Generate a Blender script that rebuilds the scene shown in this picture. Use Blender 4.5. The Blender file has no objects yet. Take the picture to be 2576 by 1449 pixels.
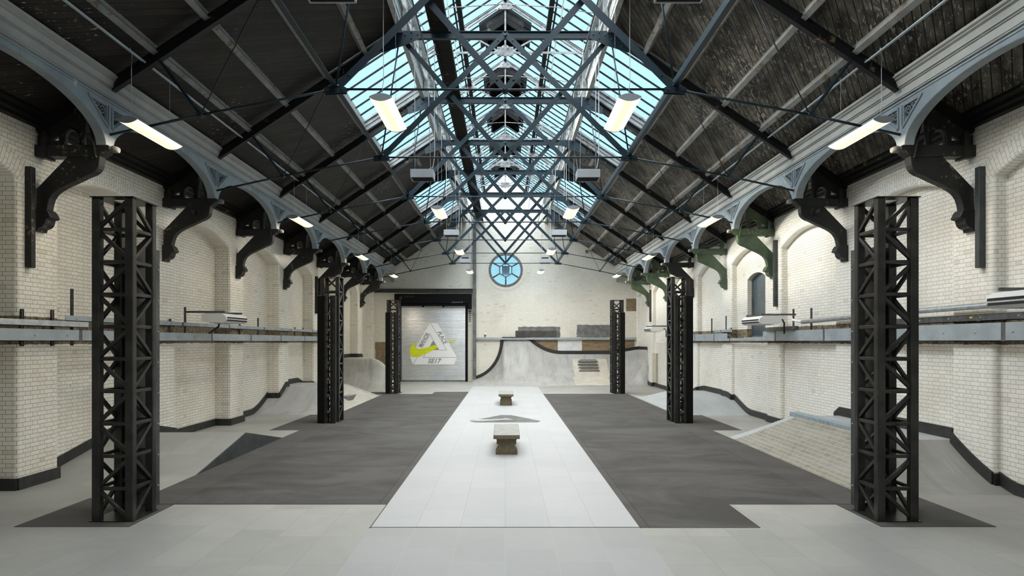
import bpy, bmesh, math, random
from mathutils import Vector, Matrix
random.seed(7)
SC = bpy.context.scene
COL = SC.collection
F, VX, VY, HC = 1600.0, 1271.0, 859.0, 2.5      # focal length in pixels, vanishing point, eye height
BAY, Y0 = 4.13, 11.17                            # truss spacing and the first truss in view


def at(px, py, Y):
    """A point seen at pixel px, py and standing at depth Y."""
    return ((px - VX) * Y / F, Y, HC + (VY - py) * Y / F)


def atX(px, py, X):
    """A point seen at px, py on the plane X = const."""
    Y = F * X / (px - VX)
    return (X, Y, HC + (VY - py) * Y / F)


# ---------------------------------------------------------------- mesh building
class MB:
    def __init__(self):
        self.v, self.f, self.s = [], [], []

    def add(self, vs, fs, smooth=False):
        n = len(self.v)
        self.v += [tuple(p) for p in vs]
        for q in fs:
            self.f.append(tuple(i + n for i in q))
            self.s.append(smooth)
        return self

    def box(self, x0, x1, y0, y1, z0, z1):
        vs = [(x, y, z) for z in (z0, z1) for y in (y0, y1) for x in (x0, x1)]
        return self.add(vs, [(0, 2, 3, 1), (4, 5, 7, 6), (0, 1, 5, 4), (2, 6, 7, 3), (0, 4, 6, 2), (1, 3, 7, 5)])

    def loft(self, rings, caps=True, smooth=False):
        n = len(rings[0])
        vs = [p for r in rings for p in r]
        fs = []
        for k in range(len(rings) - 1):
            for i in range(n):
                j = (i + 1) % n
                fs.append((k * n + i, k * n + j, (k + 1) * n + j, (k + 1) * n + i))
        m = len(self.v)
        self.add(vs, fs, smooth)
        if caps:
            self.f.append(tuple(m + i for i in reversed(range(n))))
            self.f.append(tuple(m + (len(rings) - 1) * n + i for i in range(n)))
            self.s += [False, False]
        return self

    def profile(self, p0, p1, prof, up=(0, 0, 1)):
        """A profile (side, up) swept from p0 to p1."""
        p0, p1 = Vector(p0), Vector(p1)
        d = (p1 - p0).normalized()
        u = Vector(up)
        s = d.cross(u)
        if s.length < 1e-5:
            s = d.cross(Vector((1, 0, 0)))
        s.normalize()
        u = s.cross(d).normalized()
        return self.loft([[p + s * a + u * b for a, b in prof] for p in (p0, p1)])

    def bar(self, p0, p1, w, h, up=(0, 0, 1)):
        return self.profile(p0, p1, [(-w / 2, -h / 2), (w / 2, -h / 2), (w / 2, h / 2), (-w / 2, h / 2)], up)

    def ibar(self, p0, p1, w, h, t=.014, up=(0, 0, 1)):
        a, b, c = w / 2, h / 2, t / 2
        return self.profile(p0, p1, [(-a, -b), (a, -b), (a, -b + t), (c, -b + t), (c, b - t), (a, b - t), (a, b),
                                     (-a, b), (-a, b - t), (-c, b - t), (-c, -b + t), (-a, -b + t)], up)

    def tube(self, pts, r, n=8):
        pts = [Vector(p) for p in pts]
        rings = []
        for k, p in enumerate(pts):
            a = pts[max(k - 1, 0)]
            b = pts[min(k + 1, len(pts) - 1)]
            d = (b - a).normalized()
            s = d.cross(Vector((0, 0, 1)))
            if s.length < 1e-3:
                s = d.cross(Vector((0, 1, 0)))
            s.normalize()
            u = s.cross(d)
            rr = r[k] if isinstance(r, (list, tuple)) else r
            rings.append([p + s * math.cos(2 * math.pi * i / n) * rr + u * math.sin(2 * math.pi * i / n) * rr for i in range(n)])
        return self.loft(rings, True, True)

    def cyl(self, p0, p1, r, n=12):
        return self.tube([p0, p1], r, n)

    def ball(self, c, r, n=8):
        ks = [math.pi * k / 6 for k in range(7)]
        return self.tube([(c[0], c[1], c[2] - r * math.cos(k)) for k in ks], [max(r * math.sin(k), r * .05) for k in ks], n)

    def prism(self, poly, a0, a1, axis):
        """axis 'y': poly is (x, z); 'x': (y, z); 'z': (x, y)."""
        def P(p, a):
            return {'y': (p[0], a, p[1]), 'x': (a, p[0], p[1]), 'z': (p[0], p[1], a)}[axis]
        return self.loft([[P(p, a) for p in poly] for a in (a0, a1)])

    def quad(self, a, b, c, d):
        return self.add([a, b, c, d], [(0, 1, 2, 3)])

    def take(self, mesh, fn):
        return self.add([fn(v.co) for v in mesh.vertices], [tuple(p.vertices) for p in mesh.polygons])

    def build(self, name, mat, parent=None, recalc=True, bevel=0):
        me = bpy.data.meshes.new(name)
        o = (0, 0, 0)
        if parent is not None:
            o = origin(parent)
        me.from_pydata([(p[0] - o[0], p[1] - o[1], p[2] - o[2]) for p in self.v], [], self.f)
        me.polygons.foreach_set('use_smooth', self.s)
        if recalc:
            bm = bmesh.new()
            bm.from_mesh(me)
            bmesh.ops.recalc_face_normals(bm, faces=bm.faces)
            bm.to_mesh(me)
            bm.free()
        for m in (mat if isinstance(mat, (list, tuple)) else [mat]):
            me.materials.append(m)
        ob = bpy.data.objects.new(name, me)
        COL.objects.link(ob)
        if parent is not None:
            ob.parent = parent
        if bevel:
            b = ob.modifiers.new('bevel', 'BEVEL')
            b.width, b.segments, b.limit_method = bevel, 2, 'ANGLE'
        return ob


def origin(o):
    p = Vector(o.location)
    while o.parent is not None:
        o = o.parent
        p += Vector(o.location)
    return p


def plate(outlines, depth, bevel=0.0, offset=0.0, res=2):
    """Filled 2-D outlines (holes allowed) given a thickness; returns a mesh, thickness along z about 0."""
    cu = bpy.data.curves.new('outline', 'CURVE')
    cu.dimensions, cu.fill_mode = '2D', 'BOTH'
    cu.extrude, cu.bevel_depth, cu.bevel_resolution, cu.offset = depth / 2 - bevel, bevel, res, offset
    for pts in outlines:
        sp = cu.splines.new('POLY')
        sp.points.add(len(pts) - 1)
        for k, p in enumerate(pts):
            sp.points[k].co = (p[0], p[1], 0, 1)
        sp.use_cyclic_u = True
    return curve_mesh(cu)


def curve_mesh(cu):
    ob = bpy.data.objects.new('tmp', cu)
    COL.objects.link(ob)
    dg = bpy.context.evaluated_depsgraph_get()
    me = bpy.data.meshes.new_from_object(ob.evaluated_get(dg))
    bpy.data.objects.remove(ob)
    bpy.data.curves.remove(cu)
    return me


def text_mesh(s, size, depth=.004, shear=0.0, bold=0.0, space=1.0):
    cu = bpy.data.curves.new('lettering', 'FONT')
    cu.body, cu.size, cu.extrude, cu.shear, cu.offset, cu.space_character = s, size, depth / 2, shear, bold, space
    return curve_mesh(cu)


def tag(o, label=None, cat=None, group=None, kind=None):
    for k, v in (('label', label), ('category', cat), ('group', group), ('kind', kind)):
        if v:
            o[k] = v
    return o


def thing(name, loc, label, cat, group=None):
    o = bpy.data.objects.new(name, None)
    o.empty_display_size = .2
    o.location = loc
    COL.objects.link(o)
    return tag(o, label, cat, group)


def dup(src, loc, label, group=None):
    r = src.copy()
    COL.objects.link(r)
    r.location = loc
    r['label'] = label
    if group:
        r['group'] = group
    for ch in list(src.children):
        c = ch.copy()
        COL.objects.link(c)
        c.parent = r
        for g in list(ch.children):
            d = g.copy()
            COL.objects.link(d)
            d.parent = c
    return r


ORD = ['first', 'second', 'third', 'fourth', 'fifth', 'sixth', 'seventh', 'eighth']


# ---------------------------------------------------------------- materials
class NT:
    def __init__(self, name):
        self.m = bpy.data.materials.new(name)
        self.m.use_nodes = True
        self.t = self.m.node_tree
        self.t.nodes.clear()
        self.out = self.n('ShaderNodeOutputMaterial')
        self.b = self.n('ShaderNodeBsdfPrincipled')
        self.l(self.b.outputs[0], self.out.inputs[0])

    def n(self, t):
        return self.t.nodes.new(t)

    def l(self, a, b):
        self.t.links.new(a, b)

    def put(self, sock, v):
        if hasattr(v, 'is_output'):
            self.l(v, sock)
        elif isinstance(v, (tuple, list)) and len(v) == 3 and sock.type == 'RGBA':
            sock.default_value = (*v, 1)
        else:
            sock.default_value = v

    def m_(self, op, a, b=0.0, c=None, clamp=False):
        n = self.n('ShaderNodeMath')
        n.operation = op
        n.use_clamp = clamp
        self.put(n.inputs[0], a)
        self.put(n.inputs[1], b)
        if c is not None:
            self.put(n.inputs[2], c)
        return n.outputs[0]

    def mix(self, f, a, b, mode='MIX'):
        n = self.n('ShaderNodeMix')
        n.data_type = 'RGBA'
        n.blend_type = mode
        self.put(n.inputs[0], f)
        self.put(n.inputs[6], a)
        self.put(n.inputs[7], b)
        return n.outputs[2]

    def mixf(self, f, a, b):
        n = self.n('ShaderNodeMix')
        n.data_type = 'FLOAT'
        self.put(n.inputs[0], f)
        self.put(n.inputs[2], a)
        self.put(n.inputs[3], b)
        return n.outputs[0]

    def xyz(self, v):
        n = self.n('ShaderNodeSeparateXYZ')
        self.l(v, n.inputs[0])
        return n.outputs

    def vec(self, x, y, z=0.0):
        n = self.n('ShaderNodeCombineXYZ')
        for k, a in enumerate((x, y, z)):
            self.put(n.inputs[k], a)
        return n.outputs[0]

    def pos(self):
        return self.n('ShaderNodeNewGeometry').outputs['Position']

    def nor(self):
        return self.n('ShaderNodeNewGeometry').outputs['True Normal']

    def obj(self):
        return self.n('ShaderNodeTexCoord').outputs['Object']

    def noise(self, v, scale, detail=3, rough=.55, dist=0.0):
        n = self.n('ShaderNodeTexNoise')
        self.l(v, n.inputs['Vector'])
        n.inputs['Scale'].default_value = scale
        n.inputs['Detail'].default_value = detail
        n.inputs['Roughness'].default_value = rough
        n.inputs['Distortion'].default_value = dist
        return n.outputs['Fac']

    def white(self, v):
        n = self.n('ShaderNodeTexWhiteNoise')
        n.noise_dimensions = '3D'
        self.l(v, n.inputs['Vector'])
        return n.outputs['Value']

    def ramp(self, x, a, b):
        n = self.n('ShaderNodeMapRange')
        n.clamp = True
        self.put(n.inputs[0], x)
        n.inputs[1].default_value = a
        n.inputs[2].default_value = b
        return n.outputs[0]

    def bump(self, h, dist=.005, strength=.5):
        n = self.n('ShaderNodeBump')
        n.inputs['Distance'].default_value = dist
        n.inputs['Strength'].default_value = strength
        self.l(h, n.inputs['Height'])
        self.l(n.outputs[0], self.b.inputs['Normal'])

    def set(self, color=None, rough=None, metal=None):
        if color is not None:
            self.put(self.b.inputs['Base Color'], color)
        if rough is not None:
            self.put(self.b.inputs['Roughness'], rough)
        if metal is not None:
            self.put(self.b.inputs['Metallic'], metal)
        return self.m


def plain(name, c1, c2=None, scale=4.0, rough=.6, metal=0.0, detail=4, lo=.36, hi=.64, bump=0.0, spec=.5):
    t = NT(name)
    t.b.inputs['Specular IOR Level'].default_value = spec
    c = c1
    if c2:
        nz = t.noise(t.obj(), scale, detail, .6)
        c = t.mix(t.ramp(nz, lo, hi), c1, c2)
        if bump:
            t.bump(nz, bump, .4)
    return t.set(c, rough, metal)


def chipped(name, base, chip, amount=.62, scale=6.0, rough=.5, metal=0.0, var=None, spec=.3):
    """Old paint with worn, chipped spots."""
    t = NT(name)
    t.b.inputs['Specular IOR Level'].default_value = spec
    p = t.pos()
    n1 = t.noise(p, scale, 6, .7)
    n2 = t.noise(p, 1.3, 3, .5)
    k = t.ramp(t.m_('ADD', n1, t.m_('MULTIPLY', t.m_('SUBTRACT', n2, .5), .5)), amount, amount + .04)
    b = t.mix(t.ramp(t.noise(p, 2.1, 4, .6), .3, .7), base, var or tuple(c * .6 for c in base))
    return t.set(t.mix(k, b, chip), rough, metal)


def brick_mat(name, c1, c2, mortar, arches=True, band=None, rough=.28, stain=(.55, .45, .3)):
    t = NT(name)
    P, N = t.xyz(t.pos()), t.xyz(t.nor())
    nx = t.m_('GREATER_THAN', t.m_('ABSOLUTE', N[0]), .6)
    s = t.mixf(nx, P[0], P[1])
    tt = P[2]
    if arches:
        yb = t.m_('SUBTRACT', t.m_('FLOORED_MODULO', t.m_('SUBTRACT', P[1], Y0), BAY), BAY / 2)
        dz = t.m_('SUBTRACT', P[2], ARC_C)
        d = t.m_('SQRT', t.m_('ADD', t.m_('MULTIPLY', yb, yb), t.m_('MULTIPLY', dz, dz)))
        ang = t.m_('ARCTAN2', yb, dz)
        ring = t.m_('MULTIPLY', t.m_('GREATER_THAN', d, ARC_R - .03), t.m_('LESS_THAN', d, ARC_R + .36))
        ring = t.m_('MULTIPLY', ring, t.m_('LESS_THAN', t.m_('ABSOLUTE', yb), 1.78))
        ring = t.m_('MULTIPLY', ring, t.m_('GREATER_THAN', t.m_('ABSOLUTE', P[0]), 8.0))
        s = t.mixf(ring, s, d)
        tt = t.mixf(ring, tt, t.m_('MULTIPLY', ang, ARC_R))
    tr = t.m_('DIVIDE', tt, .075)
    row = t.m_('FLOOR', tr)
    fr = t.m_('SUBTRACT', tr, row)
    u = t.m_('DIVIDE', t.m_('ADD', s, t.m_('MULTIPLY', t.m_('FLOORED_MODULO', row, 2), .16875)), .3375)
    cell = t.m_('FLOOR', u)
    fu = t.m_('MULTIPLY', t.m_('SUBTRACT', u, cell), .3375)
    hd = t.m_('GREATER_THAN', fu, .225)
    j = t.m_('MINIMUM', fu, t.m_('ABSOLUTE', t.m_('SUBTRACT', fu, .225)))
    j = t.m_('MINIMUM', j, t.m_('SUBTRACT', .3375, fu))
    j = t.m_('MINIMUM', j, t.m_('MULTIPLY', t.m_('MINIMUM', fr, t.m_('SUBTRACT', 1.0, fr)), .075))
    jm = t.m_('SUBTRACT', 1.0, t.ramp(j, .0022, .0052))
    rnd = t.white(t.vec(t.m_('ADD', t.m_('MULTIPLY', cell, 2), hd), row, 0))
    pos = t.pos()
    c = t.mix(rnd, c1, c2)
    c = t.mix(t.m_('MULTIPLY', t.ramp(t.noise(pos, .6, 4, .6), .5, .75), .3), c, stain, 'MULTIPLY')
    c = t.mix(t.m_('MULTIPLY', t.m_('GREATER_THAN', rnd, .985), .3), c, stain, 'MULTIPLY')
    pits = t.m_('GREATER_THAN', t.noise(pos, 9, 2, .5), .77)
    c = t.mix(t.m_('MULTIPLY', pits, .7), c, (.07, .06, .05))
    c = t.mix(t.m_('MULTIPLY', jm, .8), c, mortar)
    r = t.mixf(jm, rough, .85)
    if band:
        nz = t.m_('MULTIPLY', t.m_('SUBTRACT', t.noise(pos, 5, 3, .6), .5), .06)
        z = t.m_('ADD', P[2], nz)
        k = t.m_('MULTIPLY', t.m_('GREATER_THAN', z, band[0]), t.m_('LESS_THAN', z, band[1]))
        k = t.m_('MULTIPLY', k, t.m_('LESS_THAN', P[1], band[2]))
        bc = t.mix(t.ramp(t.noise(pos, 14, 5, .7), .35, .68), (.05, .038, .026), (.36, .29, .19))
        c = t.mix(k, c, bc)
        r = t.mixf(k, r, .9)
    return t.set(c, r, 0.0)
ARC_RISE, ARC_HALF, ARC_TOP = .37, 1.6, 5.63
ARC_R = (ARC_HALF ** 2 + ARC_RISE ** 2) / (2 * ARC_RISE)
ARC_C = ARC_TOP - ARC_R
M = {}
M['brick_left'] = brick_mat('glazed_brick_left', (.87, .838, .752), (.79, .757, .68), (.12, .10, .075), True, (2.45, 2.93, 28.8))
M['brick_right'] = brick_mat('glazed_brick_right', (.85, .825, .765), (.775, .75, .69), (.22, .20, .17), True, (2.45, 2.93, 31.0))
M['brick_back'] = brick_mat('glazed_brick_back', (.80, .775, .70), (.745, .72, .645), (.30, .275, .23), False)
M['brick_brown'] = brick_mat('bare_brick', (.30, .22, .13), (.19, .14, .08), (.10, .08, .06), False, None, .8)


def boards():
    t = NT('tongue_boards')
    t.b.inputs['Specular IOR Level'].default_value = .2
    P = t.xyz(t.pos())
    p = t.m_('DIVIDE', t.m_('SUBTRACT', t.m_('MULTIPLY', P[0], 1.2), P[1]), 1.414 * .148)
    al = t.m_('DIVIDE', t.m_('ADD', t.m_('MULTIPLY', P[0], 1.2), P[1]), 1.414)
    row = t.m_('FLOOR', p)
    fr = t.m_('SUBTRACT', p, row)
    line = t.m_('LESS_THAN', t.m_('MINIMUM', fr, t.m_('SUBTRACT', 1.0, fr)), .065)
    rnd = t.white(t.vec(row, 0, 0))
    c = t.mix(rnd, (.020, .0178, .015), (.047, .0415, .035))
    c = t.mix(t.ramp(t.noise(t.vec(t.m_('MULTIPLY', p, .4), al, 0), 1.2, 4, .6), .3, .7), c, (.019, .017, .015))
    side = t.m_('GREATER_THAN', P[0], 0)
    nz = t.noise(t.vec(t.m_('MULTIPLY', p, .5), t.m_('MULTIPLY', al, 1.3), 0), 4.5, 6, .72)
    big = t.noise(t.vec(t.m_('MULTIPLY', p, .125), al, 3.0), .35, 2, .5)
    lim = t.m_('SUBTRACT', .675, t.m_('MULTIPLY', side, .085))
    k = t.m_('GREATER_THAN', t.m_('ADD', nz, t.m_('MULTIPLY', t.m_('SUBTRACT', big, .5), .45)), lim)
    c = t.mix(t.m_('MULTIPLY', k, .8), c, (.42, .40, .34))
    # right slope: more old pale paint, plus its brighter light put into the colour
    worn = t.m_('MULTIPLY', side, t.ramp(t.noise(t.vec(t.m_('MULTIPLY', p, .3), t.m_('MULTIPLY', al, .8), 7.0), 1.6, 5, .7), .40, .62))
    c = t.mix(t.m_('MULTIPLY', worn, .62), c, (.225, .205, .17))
    c = t.mix(line, c, (.006, .006, .005))
    edge = t.m_('MULTIPLY', t.m_('GREATER_THAN', fr, .065), t.m_('LESS_THAN', fr, .10))  # pale highlight painted along one edge of each board gap
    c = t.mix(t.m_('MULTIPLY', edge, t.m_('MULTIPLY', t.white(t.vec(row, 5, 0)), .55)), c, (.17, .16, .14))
    return t.set(c, .55)


def slabs(name, c1, c2, w, ln, x0=1.8, speck=0.0, joint=.0035, jc=(.2, .2, .19), rough=.5, amt=.35, wob=True):
    """Rectangular floor slabs in rows along the hall."""
    t = NT(name)
    pos = t.pos()
    P = t.xyz(pos)
    cx = t.m_('DIVIDE', t.m_('SUBTRACT', t.m_('ABSOLUTE', P[0]) if wob else P[0], x0), w)
    col = t.m_('FLOOR', cx)
    fx = t.m_('MULTIPLY', t.m_('SUBTRACT', cx, col), w)
    sh = t.white(t.vec(col, 3, 0)) if wob else t.m_('MULTIPLY', t.m_('FLOORED_MODULO', col, 2), .5)
    cy = t.m_('ADD', t.m_('DIVIDE', P[1], ln), sh)
    ry = t.m_('FLOOR', cy)
    fy = t.m_('MULTIPLY', t.m_('SUBTRACT', cy, ry), ln)
    j = t.m_('MINIMUM', t.m_('MINIMUM', fx, t.m_('SUBTRACT', w, fx)), t.m_('MINIMUM', fy, t.m_('SUBTRACT', ln, fy)))
    jm = t.m_('LESS_THAN', j, joint)
    rnd = t.white(t.vec(col, ry, 1))
    c = t.mix(rnd, c1, c2)
    cloud = t.ramp(t.noise(pos, .9, 6, .66, .6), .40, .66)
    c = t.mix(t.m_('MULTIPLY', cloud, amt), c, tuple(a * .62 for a in c1))
    if speck:
        c = t.mix(t.m_('MULTIPLY', t.ramp(t.noise(pos, 160, 2, .6), .5, .75), speck), c, (.18, .18, .18))
    c = t.mix(t.m_('MULTIPLY', jm, .75), c, jc)
    return t.set(c, rough)


M['slab'] = slabs('pale_concrete_slabs', (.335, .33, .303), (.288, .285, .267), .5625, 1.05)
M['path'] = slabs('white_granite_slabs', (.412, .413, .42), (.384, .386, .394), .6, .9, 1.8, .15, .004, (.27, .265, .25), .5, .10, False)
M['path_near'] = slabs('grey_granite_slabs', (.335, .332, .328), (.308, .305, .302), .6, .9, 1.8, .35, .004, (.36, .35, .32), .5, .12, False)


def dark_floor():
    t = NT('dark_concrete')
    t.b.inputs['Specular IOR Level'].default_value = .12
    pos = t.pos()
    P = t.xyz(pos)
    ax = t.m_('ABSOLUTE', P[0])
    sw = t.noise(t.vec(t.m_('MULTIPLY', P[0], .6), P[1], 0), .8, 6, .66, 1.2)
    c = t.mix(t.ramp(sw, .38, .64), (.060, .0565, .053), (.098, .093, .088))
    st = t.m_('MAXIMUM', t.m_('GREATER_THAN', ax, 5.07), t.m_('LESS_THAN', ax, 1.93))
    c = t.mix(t.m_('MULTIPLY', st, .3), c, (.098, .093, .088))

    def seam(x, p, w=.006):
        return t.m_('LESS_THAN', t.m_('ABSOLUTE', t.m_('SUBTRACT', x, p)), w)
    sm = t.m_('MAXIMUM', seam(ax, 5.07), seam(ax, 1.93))
    sm = t.m_('MAXIMUM', sm, seam(P[1], 20.1, .012))
    sm = t.m_('MAXIMUM', sm, seam(P[1], 31.0 - 3.1, .01))
    c = t.mix(t.m_('MULTIPLY', sm, .6), c, (.018, .018, .018))
    return t.set(c, t.mixf(sw, .7, .9))


M['dark'] = dark_floor()


def concrete(name, a, b, streak=(.33, .32, .30), tile=None):
    t = NT(name)
    pos = t.pos()
    P = t.xyz(pos)
    n1 = t.noise(pos, .55, 6, .66, .8)
    n2 = t.noise(t.vec(t.m_('MULTIPLY', P[0], 2.4), t.m_('MULTIPLY', P[1], .5), t.m_('MULTIPLY', P[2], .4)), 1.1, 6, .7, .6)
    c = t.mix(t.ramp(n1, .38, .62), a, b)
    c = t.mix(t.m_('MULTIPLY', t.ramp(n2, .47, .70), .55), c, streak)
    if tile:
        # setts laid on the bank, pointed with pale mortar
        s = t.m_('DIVIDE', P[1], .225)
        u = t.m_('DIVIDE', t.m_('ABSOLUTE', P[0]), .098)
        ru = t.m_('FLOOR', u)
        s = t.m_('ADD', s, t.m_('MULTIPLY', t.m_('FLOORED_MODULO', ru, 2), .5))
        rs = t.m_('FLOOR', s)
        fs = t.m_('MULTIPLY', t.m_('SUBTRACT', s, rs), .225)
        fu = t.m_('MULTIPLY', t.m_('SUBTRACT', u, ru), .098)
        j = t.m_('MINIMUM', t.m_('MINIMUM', fs, t.m_('SUBTRACT', .225, fs)), t.m_('MINIMUM', fu, t.m_('SUBTRACT', .098, fu)))
        rnd = t.white(t.vec(rs, ru, 0))
        tc = t.mix(rnd, tile[0], tile[1])
        tc = t.mix(t.m_('MULTIPLY', t.ramp(n2, .44, .62), .65), tc, tile[2])
        c = t.mix(t.m_('MULTIPLY', t.m_('LESS_THAN', j, .005), .9), tc, tile[3])
    return t.set(c, .6)


M['ramp'] = concrete('ramp_concrete', (.42, .415, .395), (.335, .33, .315), (.19, .185, .18))
M['ramp_cool'] = concrete('ramp_concrete_cool', (.38, .405, .41), (.32, .34, .345), (.28, .295, .30))
M['ramp_dark'] = concrete('ramp_concrete_dull', (.33, .325, .31), (.26, .255, .245), (.17, .165, .16))
M['ramp_warm'] = concrete('ramp_concrete_warm', (.45, .435, .39), (.36, .35, .31), (.15, .15, .135))
M['sett'] = concrete('sett_bank', (.5, .5, .5), (.4, .4, .4), tile=((.235, .215, .17), (.18, .17, .148), (.29, .28, .255), (.40, .385, .32)))
M['sett_pale'] = concrete('sett_bank_pale', (.5, .5, .5), (.4, .4, .4), tile=((.42, .39, .32), (.37, .345, .29), (.46, .44, .39), (.30, .285, .25)))
M['coping'] = plain('granite_coping', (.30, .36, .40), (.20, .25, .28), 14, .6)
M['stone'] = plain('rough_granite', (.34, .33, .31), (.17, .17, .165), 9, .8, bump=.01)
M['bench_top'] = plain('bench_slab', (.33, .325, .305), (.25, .245, .23), 5, .5)
M['bench'] = plain('bench_aggregate', (.20, .168, .11), (.075, .062, .041), 70, .85, detail=3, lo=.36, hi=.64, bump=.004)
M['steel_dark'] = plain('ledge_steel', (.035, .043, .048), (.075, .078, .076), 3, .5, .3)
M['col'] = plain('lattice_steel', (.038, .039, .040), (.066, .062, .058), 5, .34, .75)
M['black'] = plain('black_rubber', (.004, .004, .004), (.007, .007, .007), 3, .7, spec=.15)
M['bolt'] = plain('zinc_bolt', (.45, .45, .44), None, rough=.35, metal=.9)
M['skirt'] = plain('black_skirting', (.012, .012, .012), (.03, .03, .029), 6, .55)
M['truss'] = chipped('blue_grey_paint', (.0105, .027, .040), (.09, .075, .05), .70, 3, .45, 0, (.007, .018, .027), spec=.4)
M['rafter'] = chipped('black_beam_paint', (.010, .0105, .011), (.18, .135, .08), .64, 4, .5, 0, (.006, .006, .006))
M['purlin'] = chipped('grey_purlin_paint', (.26, .265, .26), (.13, .10, .06), .57, 5, .6, 0, (.15, .15, .148))
M['arch'] = chipped('pale_blue_grey_paint', (.30, .345, .37), (.55, .54, .50), .70, 5, .42, 0, (.22, .255, .28))
M['curb'] = chipped('grey_curb_paint', (.27, .285, .29), (.12, .10, .08), .60, 4, .6, 0, (.17, .18, .185))
M['arch_top'] = chipped('pale_grey_paint', (.42, .42, .405), (.2, .19, .17), .78, 4, .5, 0, (.33, .335, .33))
M['bracket'] = chipped('black_bracket_paint', (.014, .014, .0145), (.22, .17, .10), .645, 12, .45, 0, (.024, .025, .026))
M['bracket_green'] = chipped('worn_green_paint', (.10, .145, .085), (.26, .22, .16), .63, 10, .5, 0, (.055, .075, .055))
M['glaze_bar'] = plain('glazing_bar', (.008, .010, .012), (.014, .016, .018), 5, .8, spec=.1)
M['weathered'] = plain('weathered_white_timber', (.42, .43, .42), (.25, .25, .235), 9, .7, detail=6)
M['grey_iron'] = plain('old_grey_iron', (.34, .355, .36), (.17, .165, .155), 6, .55, detail=6)
M['plank'] = chipped('tarred_planks', (.014, .012, .011), (.10, .08, .055), .64, 5, .7, spec=.15)
M['galv'] = plain('galvanised_steel', (.42, .475, .52), (.33, .38, .42), 2.2, .38, .25)
M['galv_bright'] = plain('bright_galvanised_steel', (.62, .66, .69), (.42, .46, .49), 6, .3, .7)
M['strut'] = plain('strut_channel', (.15, .155, .16), (.08, .083, .085), 8, .45, .4)
M['dull_grey'] = plain('dull_grey_paint', (.20, .205, .20), (.13, .13, .125), 8, .6)
M['ac'] = plain('white_casing', (.78, .78, .77), None, rough=.4)
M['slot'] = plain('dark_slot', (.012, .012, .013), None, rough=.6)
M['heater'] = plain('grey_casing', (.42, .44, .46), (.38, .40, .42), 3, .45)
M['wire'] = plain('grey_wire', (.55, .56, .56), None, rough=.5)
M['lamp_body'] = plain('lamp_grey', (.23, .25, .27), None, rough=.45)
M['shutter'] = plain('shutter_steel', (.68, .70, .72), (.60, .62, .64), 1.2, .30, .65)
M['print_white'] = plain('white_print', (.90, .91, .92), None, rough=.5)
M['print_grey'] = plain('grey_print', (.27, .28, .29), None, rough=.5)
M['print_yellow'] = plain('yellow_print', (.70, .76, .005), None, rough=.5)
M['header'] = plain('header_black', (.0035, .0045, .0055), None, rough=.7, spec=.12)
M['faint'] = plain('faint_print', (.009, .0105, .0115), None, rough=.5)
M['sound'] = plain('dim_print', (.085, .10, .11), None, rough=.5)
M['patch'] = plain('cement_patch', (.20, .20, .20), (.12, .12, .12), 4, .85)
M['patch_dark'] = plain('dark_cement_patch', (.085, .08, .073), (.05, .047, .043), 4, .85)
M['plaster'] = plain('white_plaster', (.70, .71, .73), (.60, .61, .62), 3, .8)
M['winframe'] = plain('window_stone', (.17, .165, .155), (.09, .087, .08), 8, .6)
M['old_steel'] = plain('rusty_grey_steel', (.10, .11, .115), (.20, .195, .185), 3, .55, .3)
M['inlay'] = plain('inlaid_steel', (.045, .05, .053), (.15, .145, .13), 3.0, .5, .3)
M['inlay_bright'] = plain('bright_inlaid_steel', (.62, .65, .66), (.5, .52, .53), 4, .3, .6)
M['yellow_tag'] = plain('yellow_sticker', (.75, .55, .08), None)


def glass(name, tint, gloss=.06):
    m = bpy.data.materials.new(name)
    m.use_nodes = True
    t = m.node_tree
    t.nodes.clear()
    o = t.nodes.new('ShaderNodeOutputMaterial')
    mx = t.nodes.new('ShaderNodeMixShader')
    tr = t.nodes.new('ShaderNodeBsdfTransparent')
    gl = t.nodes.new('ShaderNodeBsdfGlossy')
    tr.inputs[0].default_value = (*tint, 1)
    gl.inputs['Roughness'].default_value = .1
    mx.inputs[0].default_value = gloss
    t.links.new(tr.outputs[0], mx.inputs[1])
    t.links.new(gl.outputs[0], mx.inputs[2])
    t.links.new(mx.outputs[0], o.inputs[0])
    return m


M['glass'] = glass('clear_glass', (.93, .97, .98))
M['glass_dark'] = plain('dim_window_glass', (.035, .055, .07), (.06, .085, .10), 1.0, .12)


def emit(name, col, s):
    t = NT(name)
    P = t.xyz(t.obj())
    t.set((.25, .24, .2), .5)
    # two tubes glow behind the perforated diffuser, with a duller strip between them
    k = t.ramp(t.m_('ABSOLUTE', P[0]), .02, .1)
    t.put(t.b.inputs['Emission Color'], t.mix(k, (.98, .80, .50), col))
    t.b.inputs['Emission Strength'].default_value = s
    return t.m


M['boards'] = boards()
LAMP_E = 1.0
M['lamp'] = emit('lamp_diffuser', (1.0, .93, .72), LAMP_E)
# ---------------------------------------------------------------- ground heights
def cl(t):
    return max(0.0, min(1.0, t))


def sm(t):
    t = cl(t)
    return t * t * (3 - 2 * t)


def quarter(u):
    u = cl(u)
    return (1 - math.sqrt(max(0, 1 - (u * .97) ** 2))) / (1 - math.sqrt(1 - .97 ** 2))


def bank_a(x, y):                                   # left, beside the first tower: a plain hip of slabs
    if x > -5.78:
        return 0
    return max(0, min(.205 * (y - 11.9), .205 * (16.55 - y)))


def bank_b(x, y):                                   # left, beyond the second tower
    t = min(cl((y - 21.6) / 2.1) ** 1.5, cl((-5.78 - x) / .95), cl((29.3 - y) / 2.9))
    return .80 * t


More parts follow.
